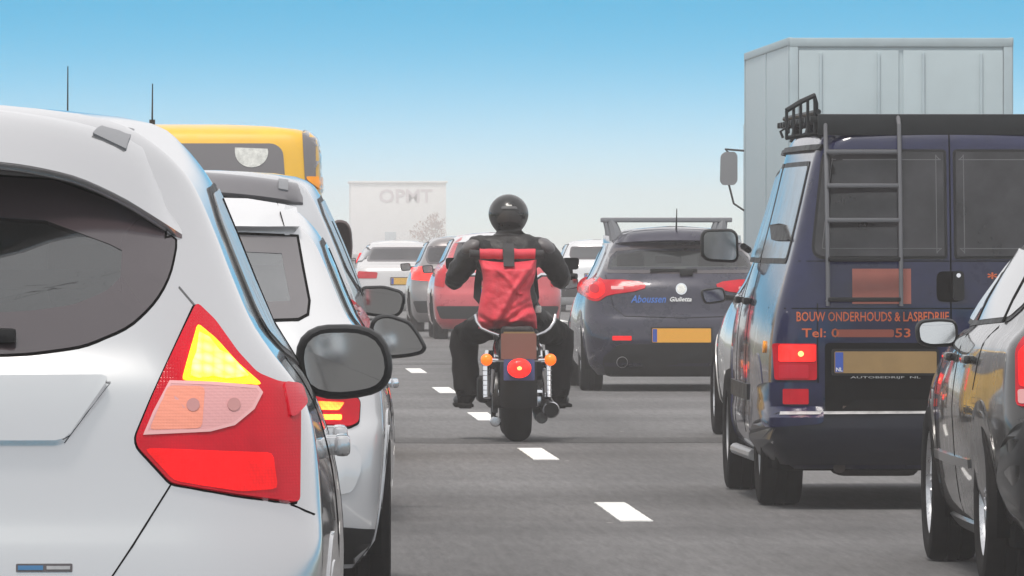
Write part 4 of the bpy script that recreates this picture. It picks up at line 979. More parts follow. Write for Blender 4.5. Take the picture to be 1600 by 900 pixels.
# red roll-top rucksack on the rider's back
S_ = thing('rucksack', 'red roll-top rucksack with black straps on the motorcyclist', 'rucksack', (BX, BY, 0))
TL = [(750, 409), (838, 407)]
def sack(u, v, side=0):
    """u 0..1 left to right, v 0..1 top to bottom"""
    l = interp([0, .12, .3, .6, .8, 1], [749, 753, 756, 751, 748, 749])(v); r = interp([0, .15, .3, .45, .65, .85, 1], [840, 839, 836, 830, 834, 840, 841])(v)
    px = l+(r-l)*u; py = 406+(514-406)*v+4*math.sin(math.pi*u)*(1-v)
    return bx(px), bz(py)
bm = bmesh.new(); nu, nv = 44, 56; G_ = []
for j in range(nv+1):
    row = []
    for i in range(nu+1):
        u, v = i/nu, j/nv; x, z = sack(u, v)
        e = (math.sin(math.pi*min(1, max(0, u)))**.35)*(min(1, v*6+.25))*(min(1, (1-v)*7+.2))
        d = .04+.17*e*(.75+.35*v)
        # diagonal folds, deep slack folds low down, wrinkles
        s1_ = (u-.72)+(v-.45)*.75; d += -.022*math.exp(-(s1_/.05)**2)+.020*math.exp(-((s1_+.11)/.08)**2)
        s2_ = (u-.30)+(v-.12)*-1.3; d += .016*math.exp(-(s2_/.06)**2)*(v < .5)
        s3_ = (v-.80)-.12*math.sin(u*5.0); d += -.026*math.exp(-(s3_/.035)**2)+.018*math.exp(-((s3_-.09)/.05)**2)
        s4_ = (v-.62)+.35*(u-.85); d += -.014*math.exp(-(s4_/.03)**2)*(u > .55)
        d += .010*mnoise.noise(Vector((x*16, z*13, 2.0)))+.006*mnoise.noise(Vector((x*34, z*30, 7.0)))
        row.append(bm.verts.new((x, .245-d, z)))
    G_.append(row)
for a, q in zip(G_, G_[1:]):
    for k in range(nu): bm.faces.new((a[k], a[k+1], q[k+1], q[k]))
bd_ = [G_[0][k] for k in range(nu+1)]+[G_[j][nu] for j in range(1, nv+1)]+[G_[nv][k] for k in range(nu-1, -1, -1)]+[G_[j][0] for j in range(nv-1, 0, -1)]
bk_ = [bm.verts.new((v.co.x*.98-.001, .27, v.co.z)) for v in bd_]; n = len(bd_)
for i in range(n): bm.faces.new((bd_[i], bd_[(i+1) % n], bk_[(i+1) % n], bk_[i]))
bm.faces.new(bk_); bmesh.ops.recalc_face_normals(bm, faces=bm.faces[:])
obj('bag', bm, redcloth, S_, 70)
def roll(x0, x1, r0, mm, name, seed):
    bm = bmesh.new(); n_ = 14; pts = []; rd = []
    for k in range(n_+1):
        x = x0+(x1-x0)*k/n_; pts.append((x, .20+.006*mnoise.noise(Vector((x*20, seed, 0))), bz(397)+.006*mnoise.noise(Vector((x*15, 4, seed))))); rd.append(r0*(1+.10*mnoise.noise(Vector((x*30, 9, seed)))))
    add_tube(bm, pts, rd, 16); return obj(name, bm, mm, S_, 60)
roll(bx(751), bx(787), .034, redcloth, 'roll_top', 1.0); roll(bx(804), bx(838), .034, redcloth, 'roll_top', 2.0)
roll(bx(735), bx(751.5), .028, blackcloth, 'roll_end', 3.0); roll(bx(837.5), bx(851), .028, blackcloth, 'roll_end', 4.0)
bm = bmesh.new(); pts = [(bx(796), .30, bz(380)), (bx(796), .20, bz(385)), (bx(796), .158, bz(393)), (bx(796), .150, bz(401)), (bx(796), .125, bz(410)), (bx(796), .08, bz(416))]
rows = [[bm.verts.new((p[0]-.036, p[1], p[2])), bm.verts.new((p[0]+.036, p[1], p[2])), bm.verts.new((p[0]+.036, p[1]+.012, p[2]-.003)), bm.verts.new((p[0]-.036, p[1]+.012, p[2]-.003))] for p in pts]
for a, q in zip(rows, rows[1:]):
    for k in range(4): bm.faces.new((a[k], a[(k+1) % 4], q[(k+1) % 4], q[k]))
bm.faces.new(rows[-1]); bm.faces.new(rows[0]); obj('closing_strap', bm, blackcloth, S_, 60)
for sg in (-1, 1):
    bm = bmesh.new(); x = cx+sg*.15
    pts = [(x*.9, .27, 1.27), (x, .30, 1.315), (x, .42, 1.352), (x*1.05, .55, 1.33), (x*1.1, .60, 1.25), (x*1.25, .55, 1.05), (x*1.3, .42, .95), (x*1.1, .26, .90)]
    rows = []
    for p in pts: rows.append([bm.verts.new((p[0]-.025, p[1], p[2])), bm.verts.new((p[0]+.025, p[1], p[2]))])
    for a, q in zip(rows, rows[1:]): bm.faces.new((a[0], a[1], q[1], q[0]))
    r_ = bmesh.ops.solidify(bm, geom=bm.faces[:], thickness=.012); obj('shoulder_strap', bm, blackcloth, S_, 60)
bm = bmesh.new(); add_box(bm, (bx(843), .30, bz(484)), (.045, .03, .05), bev=.012, seg=3); obj('reflective_patch', bm, MATS['sticker_white'], S_)
# ---- dark blue van, right lane
VAN = keys([.20, .30, .42, .455, .50, .65, .81, .92, 1.03, 1.14, 1.25, 1.5, 1.73, 1.80, 1.86, 1.90, 1.93, 1.94],
    [.80, .90, .925, .925, .92, .92, .915, .905, .885, .86, .83, .765, .71, .69, .655, .58, .42, .28],
    [.78, .87, .895, .895, .885, .885, .88, .868, .845, .815, .785, .725, .67, .645, .60, .52, .36, .22],
    [.12, .02, .0, .0, .07, .07, .07, .072, .075, .082, .09, .13, .17, .185, .215, .27, .40, .6],
    [4.5, 4.7, 4.78, 4.78, 4.75, 4.72, 4.66, 4.55, 4.35, 4.05, 3.85, 3.55, 3.3, 3.2, 3.1, 3.0, 2.8, 2.6], rx=[.13]*15+[.12, .08, .05], rc=[.11]*15+[.1, .07, .04])
X0, Y0 = 3.585, 44.5
m_ = Map(X0, Y0); b = Body(VAN, 4.78, .025, mid=.35)
T = Car('delivery_van', 'dark blue van with a roof rack, rear ladder and orange lettering', 'van', X0, Y0, b, navy)
T.shell((), [(y, .325, .40) for y in (.95, 3.85)], dz=.03, nr=24, ns=26, nf=10)
fx, fz = m_.x, m_.z
# rear windows, one to each door
for sg in (-1, 1):
    wp = m_.tr([(1481, 233), (1292, 233), (1286, 250), (1269, 385), (1271, 398), (1282, 405), (1481, 405)], .13)
    wp = rnd(wp, [.02, .05, .02, .02, .03, .03, .02], 3)
    if sg > 0: wp = mir(wp)
    fr = T.put('rear_window', wp, 'blacktrim', 'rear', .004, .012, .06)
    T.put('pane', grow(wp, -.014), 'privacy_glass', 'rear', .0065, .003, .06, fr)
    T.put('window_line', rnd(grow(wp, -.05), .02, 2), 'frit_dim', 'rear', .0072, .001, .06, fr, hole=rnd(grow(wp, -.054), .02, 2))
T.seam('door_gap', [(0, .48), (0, 1.2), (0, 1.86)], .007, off=.003)
for sg in (-1, 1):
    T.seam('door_gap', [(sg*.655, .50), (sg*.66, .80), (sg*.66, 1.02)], .006)
    T.seam('panel_gap', [(sg*.87, fz(482)), (0, fz(482))], .005)
    T.seam('panel_gap', [(sg*.80, fz(408)), (sg*.005, fz(408))], .004)
    hp = rnd(rect(sg*fx(1237)*-1-.016, fz(377), sg*fx(1237)*-1+.016, fz(350)), .006, 2)
    T.put('door_hinge', hp, 'blacktrim', 'rear', .02, .03, .1)
# handle in its recess
hr = rnd(m_.tr([(1465, 424), (1505, 424), (1505, 472), (1465, 472)], .08), .035, 3)
hd = T.put('handle_recess', hr, 'gap', 'rear', .004, .006, .1)
hh = rnd(m_.tr([(1490, 424), (1507, 424), (1508, 470), (1490, 470)], .08), .02, 3)
T.put('door_handle', hh, 'blacktrim', 'rear', .035, .03, .1, hd)
bm = bmesh.new(); c_ = b.rear(fx(1497), fz(431)); add_patch(bm, circ(fx(1497), fz(431), .011, 12), b.rear, .037, .004, .1); obj('door_lock', bm, MATS['chrome'], hd)
# lettering and sign panel
def van_text(s_, px0, px1, py_base, hpx, name='lettering', mm='orange_ink', bold=.012, sx_=None, off=.004):
    bm = bmesh.new(); x0, z0 = fx(px0, .08), fz(py_base, .08); h = hpx*(Y0+.08)/FPX
    def pj(a, c):
        p, n = b.rear(x0+a, z0+c); return p+n*off
    text_bm(bm, s_, h, pj, bold=bold, width=(px1-px0)*(Y0+.08)/FPX)
    return obj(name, bm, MATS[mm], T.t, 0)
van_text('BOUW ONDERHOUDS & LASBEDRIJF', 1246, 1484, 502, 15)
van_text('Tel: 0', 1254, 1312, 527, 14)
T.put('lettering', rnd(m_.tr([(1308, 515), (1398, 515), (1398, 527), (1308, 527)], .08), .01, 2), 'orange_dull', 'rear', .004, .002, .1)
van_text('53', 1400, 1424, 527, 14)
van_text('* BO', 1545, 1620, 442, 16); van_text('* LA', 1545, 1620, 470, 16)
T.put('sign_panel', m_.tr([(1333, 420), (1425, 420), (1425, 475), (1333, 475)], .08), mat('sign_brick', (.34, .11, .085), .6, var=.12, vscale=5), 'rear', .004, .003, .1)
# lamps
for sg in (1, -1):
    q = (lambda p: p) if sg < 0 else mir
    lp = T.put('tail_lamp', q(rnd(m_.tr([(1213, 537), (1277, 537), (1277, 594), (1216, 594)], .1), .012, 2)), 'lamp_red', 'rear', .02, .03, .05)
    T.put('brake_lamp', q(rnd(m_.tr([(1222, 539), (1275, 539), (1275, 565), (1222, 565)], .1), .008, 2)), 'lamp_red_lit', 'rear', .024, .005, .05, lp)
    T.put('indicator', q(rnd(m_.tr([(1222, 570), (1264, 570), (1264, 591), (1222, 591)], .1), .008, 2)), 'lamp_red_dim', 'rear', .024, .005, .05, lp)
    bm = bmesh.new(); add_patch(bm, circ((-1 if sg > 0 else 1)*-fx(1252, .1)*-1 if sg < 0 else -fx(1252, .1), fz(553, .1), .014, 14), b.rear, .0265, .003, .1); obj('bulb_glow', bm, MATS['lamp_core_soft'], lp)
# plate and black recess
T.put('plate_recess', rnd(m_.tr([(1290, 536), (1466, 536), (1466, 654), (1290, 654)], .08), .02, 2), 'gap', 'rear', .003, .006, .1)
yp = plate(T.t, b, fx(1303), fx(1463), fz(583), fz(549), m='plate_ochre', off=.010)
bm = bmesh.new(); k = (Y0+.07)/FPX
text_bm(bm, 'NL', 6*k, lambda a, c: Vector((fx(1305.5)+a, yp-.004, fz(580)+c)), bold=.02); o_ = obj('lettering', bm, MATS['white_ink'], T.t, 0); o_['kind'] = 'stuff'
bm = bmesh.new(); text_bm(bm, 'AUTOBEDRIJF  NL', 3.2*k, lambda a, c: Vector((fx(1328)+a, yp+.004, fz(591)+c)), bold=.01, width=110*k); o_ = obj('lettering', bm, MATS['white_dim'], T.t, 0); o_['kind'] = 'stuff'
T.seam('sill_strip', [(fx(1290), fz(638)), (fx(1395), fz(640))], .028, m='rust_trim', off=.006)
for px in (1310, 1352, 1390):
    bm = bmesh.new(); add_patch(bm, circ(fx(px), fz(638), .007, 10), b.rear, .010, .004, .1); obj('screw', bm, MATS['chrome'], T.t)
# bumper: step with raised corners
bmp = rnd([(-.86, .24), (.86, .24), (.915, .34), (.915, .44), (.86, .465), (-.86, .465), (-.915, .44), (-.915, .34)], .04, 3)
bo = T.put('bumper', bmp, mat('bumper_navy', (.006, .007, .015), .4, coat=.2, spec=.2), 'rear', .024, .05, .06)
T.seam('bumper_highlight', [(-.84, .462), (0, .464), (.84, .462)], .007, m='steel', off=.026, parent=bo)  # painted highlight: a pale strip along the bumper's top
for sg in (1, -1):
    q = (lambda p: p) if sg < 0 else mir
    cn = T.put('bumper_corner', q(rnd(m_.tr([(1203, 598), (1286, 598), (1287, 662), (1203, 668)], .08), .03, 3)), navy, 'rear', .035, .06, .05)
    T.put('fog_lamp', q(rnd(m_.tr([(1230, 608), (1265, 608), (1265, 632), (1230, 632)], .05), .006, 2)), 'lamp_red', 'rear', .042, .012, .05, cn)
# ladder on the left door
bm = bmesh.new(); off_l = .07
def lad(x, z, o=off_l):
    p, n = b.rear(x, z); return Vector((x, p.y-o, z))
xl, xr = fx(1292), fx(1406)
ld = bpy.data.objects.new('ladder', None); COL.objects.link(ld); ld.parent = T.t
for x in (xl, xr):
    bm = bmesh.new(); pts = [lad(x, fz(p)) for p in (478, 440, 405, 350, 300, 250, 222)]+[Vector((x, b.y(x, fz(222))-off_l+.02, fz(195))), Vector((x, b.y(x, fz(222))+.03, fz(181)))]
    add_tube(bm, pts, .011, 8); add_tube(bm, [lad(x, fz(470), 0), lad(x, fz(470))], .009, 6); add_tube(bm, [lad(x, fz(240), 0), lad(x, fz(240))], .009, 6); obj('ladder_rail', bm, MATS['ladder_grey'], ld)
for py in (237, 290, 344, 405, 468):
    bm = bmesh.new(); p0, p1 = lad(xl, fz(py)), lad(xr, fz(py)); add_box(bm, (p0+p1)/2, (xr-xl, .035, .022), bev=.006); obj('rung', bm, MATS['ladder_grey'] if py < 400 else MATS['blacktrim'], ld)
# roof rack
rk = thing('roof_rack', 'black steel roof rack on top of the dark blue van', 'roof rack', (X0, Y0, 0))
zr = 1.955; y0r, y1r = .30, 3.0
for x in (-.64, .64):
    for z in (1.97,):
        bm = bmesh.new(); pts = [(x, y0r+.03, z-.05 if z > 2 else z), (x, y0r+.1, z), (x, y1r, z)]
        add_tube(bm, [(x, y0r+.02, z), (x, y1r, z)], .014, 8); obj('side_rail', bm, MATS['rack_black'], rk)
    for k in range(5):
        bm = bmesh.new(); yy = y0r+.25+k*.55; add_tube(bm, [(x, yy, 1.90), (x, yy, 1.97)], .01, 6); obj('upright', bm, MATS['rack_black'], rk)
# raised basket end at the left rear corner, its bars fanned out
for k in range(5):
    x = fx(1232)+k*(fx(1278)-fx(1232))/4; bm = bmesh.new()
    add_tube(bm, [(x, .26+.02*k, fz(216-1.5*k)), (x, .26+.02*k, fz(172-5.8*k))], .008, 6); obj('upright', bm, MATS['rack_black'], rk)
bm = bmesh.new(); add_tube(bm, [(fx(1232), .26, fz(172)), (fx(1255), .30, fz(158)), (fx(1277), .34, fz(148)), (fx(1280), .36, fz(160)), (fx(1281), .38, fz(212))], .013, 8); obj('top_rail', bm, MATS['rack_black'], rk)
bm = bmesh.new(); add_tube(bm, [(fx(1226), .24, fz(215)), (fx(1222), .24, fz(205)), (fx(1229), .25, fz(200)), (fx(1236), .26, fz(207))], .007, 6); obj('hook', bm, MATS['rack_black'], rk)
bm = bmesh.new(); add_tube(bm, [(fx(1231), .26, fz(215)), (fx(1281), .35, fz(208))], .011, 6); obj('lower_rail', bm, MATS['rack_black'], rk)
for k in range(13):
    bm = bmesh.new(); add_box(bm, (0, y0r+.06+k*.22, zr-.02), (1.36, .07, .03), bev=.006); obj('cross_slat', bm, MATS['rack_black'], rk)
bm = bmesh.new(); add_box(bm, (.0, .225, 1.905), (1.30, .03, .105), bev=.008); obj('rear_panel', bm, MATS['rack_black'], rk)
for x in (-.60, .60):
    for yy in (.45, 1.5, 2.6):
        bm = bmesh.new(); add_tube(bm, [(x*1.04, yy, 1.84), (x, yy, 1.93)], .02, 6); obj('foot', bm, MATS['rack_black'], rk)
# sides
for sg, f in ((-1, 'left'), (1, 'right')):
    for (ya, yb, nm) in ((.35, 1.75, 'side_window'), (1.85, 2.75, 'side_window'), (2.85, 3.75, 'side_window')):
        if yb < 3.7: pl = [(ya, 1.24), (yb, 1.24), (yb, 1.70), (ya+.04, 1.70)]
        else: pl = [(ya, 1.24), (yb-.02, 1.24), (yb-.45, 1.66), (ya, 1.70)]
        fr = T.put('window_trim', rnd(grow(pl, .025), .05, 3), 'blacktrim', f, .004, .01, .15)
        T.put(nm, rnd(pl, .04, 3), 'pale_glass', f, .007, .003, .15, fr)
    T.put('rain_gutter', rect(.25, 1.775, 3.1, 1.80), 'blacktrim', f, .02, .03, .2)
    T.seam('door_gap', [(2.78, .35), (2.78, 1.72)], .008, f); T.seam('door_gap', [(1.78, .35), (1.78, 1.72)], .008, f)
    T.put('side_moulding', rect(1.45, .52, 3.35, .60), 'blacktrim', f, .012, .015, .2)
    for yy in (1.9, 2.95):
        bm = bmesh.new(); xs_ = b.x(yy, 1.0); add_box(bm, (sg*(xs_+.02), yy, 1.02), (.03, .16, .035), bev=.01); add_box(bm, (sg*xs_, yy, 1.02), (.03, .05, .03), bev=.006); obj('door_handle', bm, MATS['blacktrim'], T.t)
    bm = bmesh.new(); add_tube(bm, [(sg*.885, 1.6, .235), (sg*.895, 3.1, .235)], .03, 10); add_tube(bm, [(sg*.70, 1.9, .30), (sg*.88, 1.9, .235)], .015, 6); add_tube(bm, [(sg*.70, 2.8, .30), (sg*.88, 2.8, .235)], .015, 6); obj('side_step', bm, MATS['steel'], T.t)
T.put('side_marker', circ(.55, .80, .03, 12), 'lamp_amber', 'left', .01, .012, .1)
T.wheels(.325, .215, (.95, 3.85), .80, 'steel', rr=.58)
for y in (.95, 3.85): T.arch(y, .325, .405, navy, .035)
T.under(.86, .2, 4.5, .19, .42)
bm = bmesh.new(); add_box(bm, (-.35, .55, .23), (.42, .5, .14), bev=.05, seg=3); add_tube(bm, [(-.55, .1, .21), (-.55, .6, .22)], .03, 10); obj('exhaust', bm, MATS['rust_dark'], T.t)
mo = m_.tr([(1097, 366), (1104, 359), (1145, 358), (1154, 366), (1155, 404), (1148, 410), (1108, 408), (1097, 400)], 3.3)
for sg in (-1, 1):
    q = mo if sg < 0 else mir(mo)
    x1 = min(a for a, _ in mo) if False else mo[4][0]
    T.mirror(rnd(q, .02, 2), 3.35, .1, MATS['blacktrim'], [(sg*-x1-sg*.02 if False else (sg*abs(x1)-sg*.03), 3.4, 1.30), (sg*.80, 3.55, 1.28)], tilt=2, m='mirror_dull', arm_r=.018)

# ---- dark car with roof bars, right lane ahead of the rider
X0, Y0 = 4.02, 79.5
m_ = Map(X0, Y0)
winF = m_.tr([(1064, 383), (1000, 384), (962, 388), (950, 400), (944, 422), (950, 427), (1064, 428)], .35)
winF = [(-a, c) for a, c in winF]; winF[0] = (0, winF[0][1]); winF[-1] = (0, winF[-1][1])
winF = winF+[(-a, c) for a, c in winF[-2:0:-1]]
F = hatch_car('hatchback_car', 'dark blue hatchback with roof bars and orange plate, ahead of the van', X0, Y0, 0, alfa_m, sx=.99, sz=.895, sy=.98, win=winF, crown=.07)
b = F.b; fx, fz = m_.x, m_.z
fr = F.put('rear_window', winF, 'frit', 'rear', .003, .01, .06, hole=grow(winF, -.03))
F.put('pane', grow(winF, -.025), 'pane_clear', 'rear', .0012, 0, .06, fr)
sp_ = spoiler(F, .62, lambda u: 1.425-.05*u*u, lambda u: 1.335-.03*u*u, lambda u: .10*(1-u)+.02, alfa_m)
for sg in (-1, 1):
    q = (lambda p: p) if sg < 0 else mir
    taper = [(932+19*math.cos(t), 452+19*math.sin(t)) for t in [R(a) for a in range(70, 300, 15)]]
    lpoly = m_.tr(taper+[(945, 438), (975, 438), (1000, 441), (1010, 445), (1008, 451), (990, 456), (960, 460), (948, 463)], .12)
    lp = F.put('tail_lamp', q(lpoly), 'lamp_red', 'rear', .010, .012, .05)
    F.put('brake_lamp', q(m_.tr([(932+15*math.cos(t), 452+15*math.sin(t)) for t in [R(a) for a in range(0, 360, 18)]], .12)), 'lamp_red_mid', 'rear', .013, .004, .05, lp)
    F.put('brake_lamp', q(m_.tr([(932+7*math.cos(t), 452+7*math.sin(t)) for t in [R(a) for a in range(0, 360, 30)]], .12)), 'lamp_red', 'rear', .016, .004, .05, lp)
    F.put('reverse_lamp', q(rnd(m_.tr([(956, 448), (975, 449), (975, 453), (956, 453)], .12), .006, 2)), 'lamp_clear', 'rear', .013, .004, .05, lp)
    F.put('reflector', q(rnd(m_.tr([(957, 525), (987, 525), (987, 532), (957, 532)], .05), .008, 2)), 'lamp_red_mid', 'rear', .008, .008, .05)  # passive reflector drawn with a glowing lens, as if catching light
em = F.put('emblem', circ(0, fz(452), .05, 20), 'chrome', 'rear', .008, .008, .1); F.put('emblem_face', circ(0, fz(452), .038, 20), 'sticker_white', 'rear', .010, .003, .1, em)
k = (Y0+.1)/FPX
def f_text(s_, px0, px1, py, h, mm, shear=.3, bold=.0):
    bm = bmesh.new(); x0, z0 = fx(px0, .1), fz(py, .1)
    def pj(a, c):
        p, n = b.rear(x0+a, z0+c); return p+n*.004
    text_bm(bm, s_, h*k, pj, bold=bold, shear=shear, width=(px1-px0)*k); obj('lettering', bm, MATS[mm], F.t, 0)
f_text('Aboussen', 986, 1041, 473, 12, 'blue_ink', bold=.01); f_text('Giulietta', 1047, 1081, 471, 7, 'white_ink', bold=.02)
F.seam('tailgate_gap', [(-.66, fz(430)), (-.60, fz(480)), (-.50, fz(494)), (0, fz(497)), (.50, fz(494)), (.60, fz(480)), (.66, fz(430))], .006)
plate(F.t, b, fx(1018), fx(1110), fz(535), fz(513), m='plate_orange', off=.008)
F.put('diffuser', rnd([(-.66, .13), (.66, .13), (.70, .30), (.55, .42), (-.55, .42), (-.70, .30)], .04, 2), 'blacktrim', 'rear', .007, .012, .08)
for sg in (-1, 1):
    bm = bmesh.new(); add_lathe(bm, [(.045, 0), (.05, .01), (.05, .12), (.04, .12), (.04, .02)], Matrix.Translation((sg*.525, b.y(.525, .26)-.03, fz(566))) @ Matrix.Rotation(R(90), 4, 'Z'), 20); obj('exhaust_tip', bm, MATS['steel'], F.t)
bm = bmesh.new(); wz = fz(422, .3); add_box(bm, (-.06, b.y(0, wz)-.02, wz), (.42, .02, .025), bev=.006); add_box(bm, (.05, b.y(0, wz-.04)-.015, wz-.02), (.12, .03, .05), bev=.01); obj('rear_wiper', bm, MATS['blacktrim'], F.t)
bm = bmesh.new(); add_tube(bm, [(fx(1057, .6), .6, 1.40), (fx(1057, .6), .58, 1.44), (fx(1057, .6), .5, fz(326, .5))], [.012, .008, .004], 6); obj('whip_antenna', bm, MATS['blacktrim'], F.t)
side_glass(F, .99, .98, .895, m='dark_glass', trim='satin_chrome')
rb = thing('roof_bars', 'pair of grey roof bars on the dark hatchback', 'roof bars', (X0, Y0, 0))
for yy in (.95, 1.75):
    bm = bmesh.new(); add_box(bm, (-.085, yy, 1.515), (1.16 if yy < 1 else 1.12, .07, .042), bev=.012, seg=3); obj('crossbar', bm, MATS['strip_grey'], rb)
    for sg in (-1, 1):
        bm = bmesh.new(); add_tube(bm, [(sg*.46-.075, yy, 1.34), (sg*.48-.08, yy, 1.44), (sg*.50-.085, yy, 1.51)], [.065, .05, .04], 8); obj('foot', bm, MATS['strip_grey'], rb)
mo = [(-.98, .98), (-.83, 1.0), (-.82, .90), (-.95, .88)]
for sg in (-1, 1): F.mirror(rnd(mo if sg < 0 else mir(mo), .03, 3), 2.3, .1, alfa_m, [(sg*.85, 2.38, .93), (sg*.72, 2.45, .93)], m='mirror_dull')

# ---- grey car at the right edge, close to the camera
V_K = keys([.16, .28, .45, .60, .66, .72, .80, .92, .96, 1.0, 1.07, 1.15, 1.235, 1.295, 1.33, 1.355, 1.37],
    [.80, .87, .895, .905, .908, .905, .895, .870, .845, .805, .775, .735, .690, .65, .60, .48, .3],
    [.72, .80, .83, .845, .85, .85, .845, .83, .805, .765, .735, .695, .65, .60, .53, .38, .2],
    [.16, .04, 0, .01, .03, .07, .10, .12, .13, .14, .19, .28, .38, .46, .53, .68, .9],
    [4.4, 4.55, 4.62, 4.6, 4.5, 4.4, 4.2, 3.7, 3.4, 3.25, 3.08, 2.85, 2.62, 2.45, 2.3, 2.1, 1.9], rx=[.25]*13+[.2, .16, .1, .06], rc=[.22]*13+[.18, .14, .1, .05])
X0, Y0, RZ = 3.80, 33.9, 0.0
m_ = Map(X0, Y0, RZ); b = Body(V_K, 4.62, .05, mid=.4); fx, fz = m_.x, m_.z
G = Car('estate_car', 'dark grey estate car with silver side mirror, cut off by the right edge', 'car', X0, Y0, b, dgrey, RZ)
G.shell((), [(y, .325, .375) for y in (.95, 3.62)], dz=.025, ns=44)
G.put('rear_window', rnd([(-.55, 1.26), (.55, 1.26), (.64, 1.04), (.60, .99), (-.60, .99), (-.64, 1.04)], .05, 3), 'dark_glass', 'rear', .004, .01, .06)
for sg in (-1, 1):
    q = (lambda p: p) if sg < 0 else mir
    lp = G.put('tail_lamp', q(rnd([(-.805, .70), (-.64, .70), (-.62, .95), (-.76, .975), (-.80, .92)], .02, 2)), 'lamp_red', 'rear', .010, .012, .04)
    G.put('brake_lamp', q(rnd([(-.79, .775), (-.65, .775), (-.64, .92), (-.75, .945), (-.79, .91)], .015, 2)), 'lamp_red_mid', 'rear', .013, .004, .04, lp)
    G.put('reverse_lamp', q(rnd([(-.795, .71), (-.65, .71), (-.65, .765), (-.795, .765)], .01, 2)), 'lamp_clear', 'rear', .013, .004, .04, lp)
plate(G.t, b, -.26, .26, .74, .85)
G.put('bumper', rnd([(-.80, .27), (.80, .27), (.845, .4), (.845, .58), (.80, .645), (-.80, .645), (-.845, .58), (-.845, .4)], .04, 3), mat('bumper_dark', (.016, .016, .017), .35, coat=.5), 'rear', .012, .02, .06)
gp = [(.62, 1.09), (.9, 1.035), (2.7, .995), (3.12, 1.01), (2.55, 1.245), (1.9, 1.295), (1.0, 1.275), (.74, 1.22)]
side_glass(G, 1, 1, 1, poly=gp, m='sky_glass', trim='blacktrim', wid=.018, pillars=())
for f, sg in (('left', -1), ('right', 1)):
    for y in (1.02, 2.0): G.put('door_pillar', [(y-.03, 1.01), (y+.03, 1.01), (y+.015, 1.29), (y-.045, 1.29)], 'gap', f, .010, .004, .1)
    G.put('side_moulding', rect(1.35, .44, 3.2, .475), 'dgrey_trim', f, .012, .015, .2); G.seam('door_gap', [(1.22, .75), (1.12, 1.0)], .006, f)
    G.seam('door_gap', [(2.02, .25), (2.02, 1.0)], .007, f); G.seam('door_gap', [(3.1, .25), (3.16, .95)], .007, f)
    G.put('sill', [(1.36, .17), (3.22, .17), (3.2, .215), (1.38, .215)], 'satin_chrome' if False else 'dgrey_trim', f, .010, .02, .2)
    for yy in (1.45, 2.35):
        bm = bmesh.new(); xs_ = b.x(yy, .86); add_box(bm, (sg*(xs_+.02), yy, .865), (.03, .2, .035), bev=.012); add_box(bm, (sg*xs_, yy-.07, .865), (.03, .03, .03), bev=.006); add_box(bm, (sg*xs_, yy+.07, .865), (.03, .03, .03), bev=.006); obj('door_handle', bm, dgrey, G.t)
G.wheels(.325, .2, (.95, 3.62), .785, 'alloy', 7)
for y in (.95, 3.62): G.arch(y, .325, .378, dgrey, .012)
G.under(.80, .4, 4.3, .15)
mo = m_.tr([(1434, 512), (1441, 501), (1470, 498), (1494, 500), (1500, 510), (1500, 532), (1492, 541), (1455, 543), (1437, 536)], 2.6)
for sg in (-1, 1):
    G.mirror(rnd(mo if sg < 0 else mir(mo), .02, 2), 2.65, .13, MATS['blacktrim'], [(sg*-1*mo[5][0]*1.0 if False else sg*(abs(mo[5][0])-.02), 2.72, .93), (sg*.78, 2.8, .95)], tilt=-3, m='mirror_dull', rim=.012, arm_r=.022)

pale_s = mat('pale_silver', (.68, .67, .66), .3, .2, coat=1.0)
# ---- silver car half hidden ahead of the dark blue van
X0, Y0, RZ = 4.19, 58.6, 0.0
m_ = Map(X0, Y0, RZ); b = Body(scale_keys(HATCH, .95, .98, .91), 4.25, .05); fx, fz = m_.x, m_.z
S = Car('hatchback_car', 'pale silver car half hidden ahead of the dark blue van, one wheel showing', 'car', X0, Y0, b, pale_s, RZ)
S.shell((), [(y, .31, .36) for y in (.8, 3.4)], dz=.03)
S.put('rear_window', rnd([(-.5, 1.3), (.5, 1.3), (.54, 1.05), (.5, 1.0), (-.5, 1.0), (-.54, 1.05)], .05, 3), 'dark_glass', 'rear', .004, .01, .06)
for sg in (-1, 1):
    lq = rnd([(-.78, .74), (-.62, .72), (-.58, .92), (-.66, 1.0), (-.76, .95)], .02, 2)
    S.put('tail_lamp', lq if sg < 0 else mir(lq), 'lamp_red_mid', 'rear', .01, .012, .05)
side_glass(S, .95, .98, .91, trim='satin_chrome')
plate(S.t, b, -.26, .26, .70, .81); S.put('bumper', rnd([(-.66, .3), (.66, .3), (.74, .42), (.72, .55), (-.72, .55), (-.74, .42)], .03, 2), silver2, 'rear', .006, .01, .1)
S.wheels(.31, .2, (.8, 3.4), .745); S.under(.68, .3, 3.9)
for y in (.8, 3.4): S.arch(y, .31, .365, pale_s, .012)
mo = [(-1.0, 1.0), (-.84, 1.02), (-.82, .92), (-.97, .90)]
for sg in (-1, 1): S.mirror(rnd(mo if sg < 0 else mir(mo), .035, 3), 2.1, .1, MATS['blacktrim'], [(sg*.85, 2.18, .95), (sg*.72, 2.25, .94)], m='mirror_glass', tilt=-2)
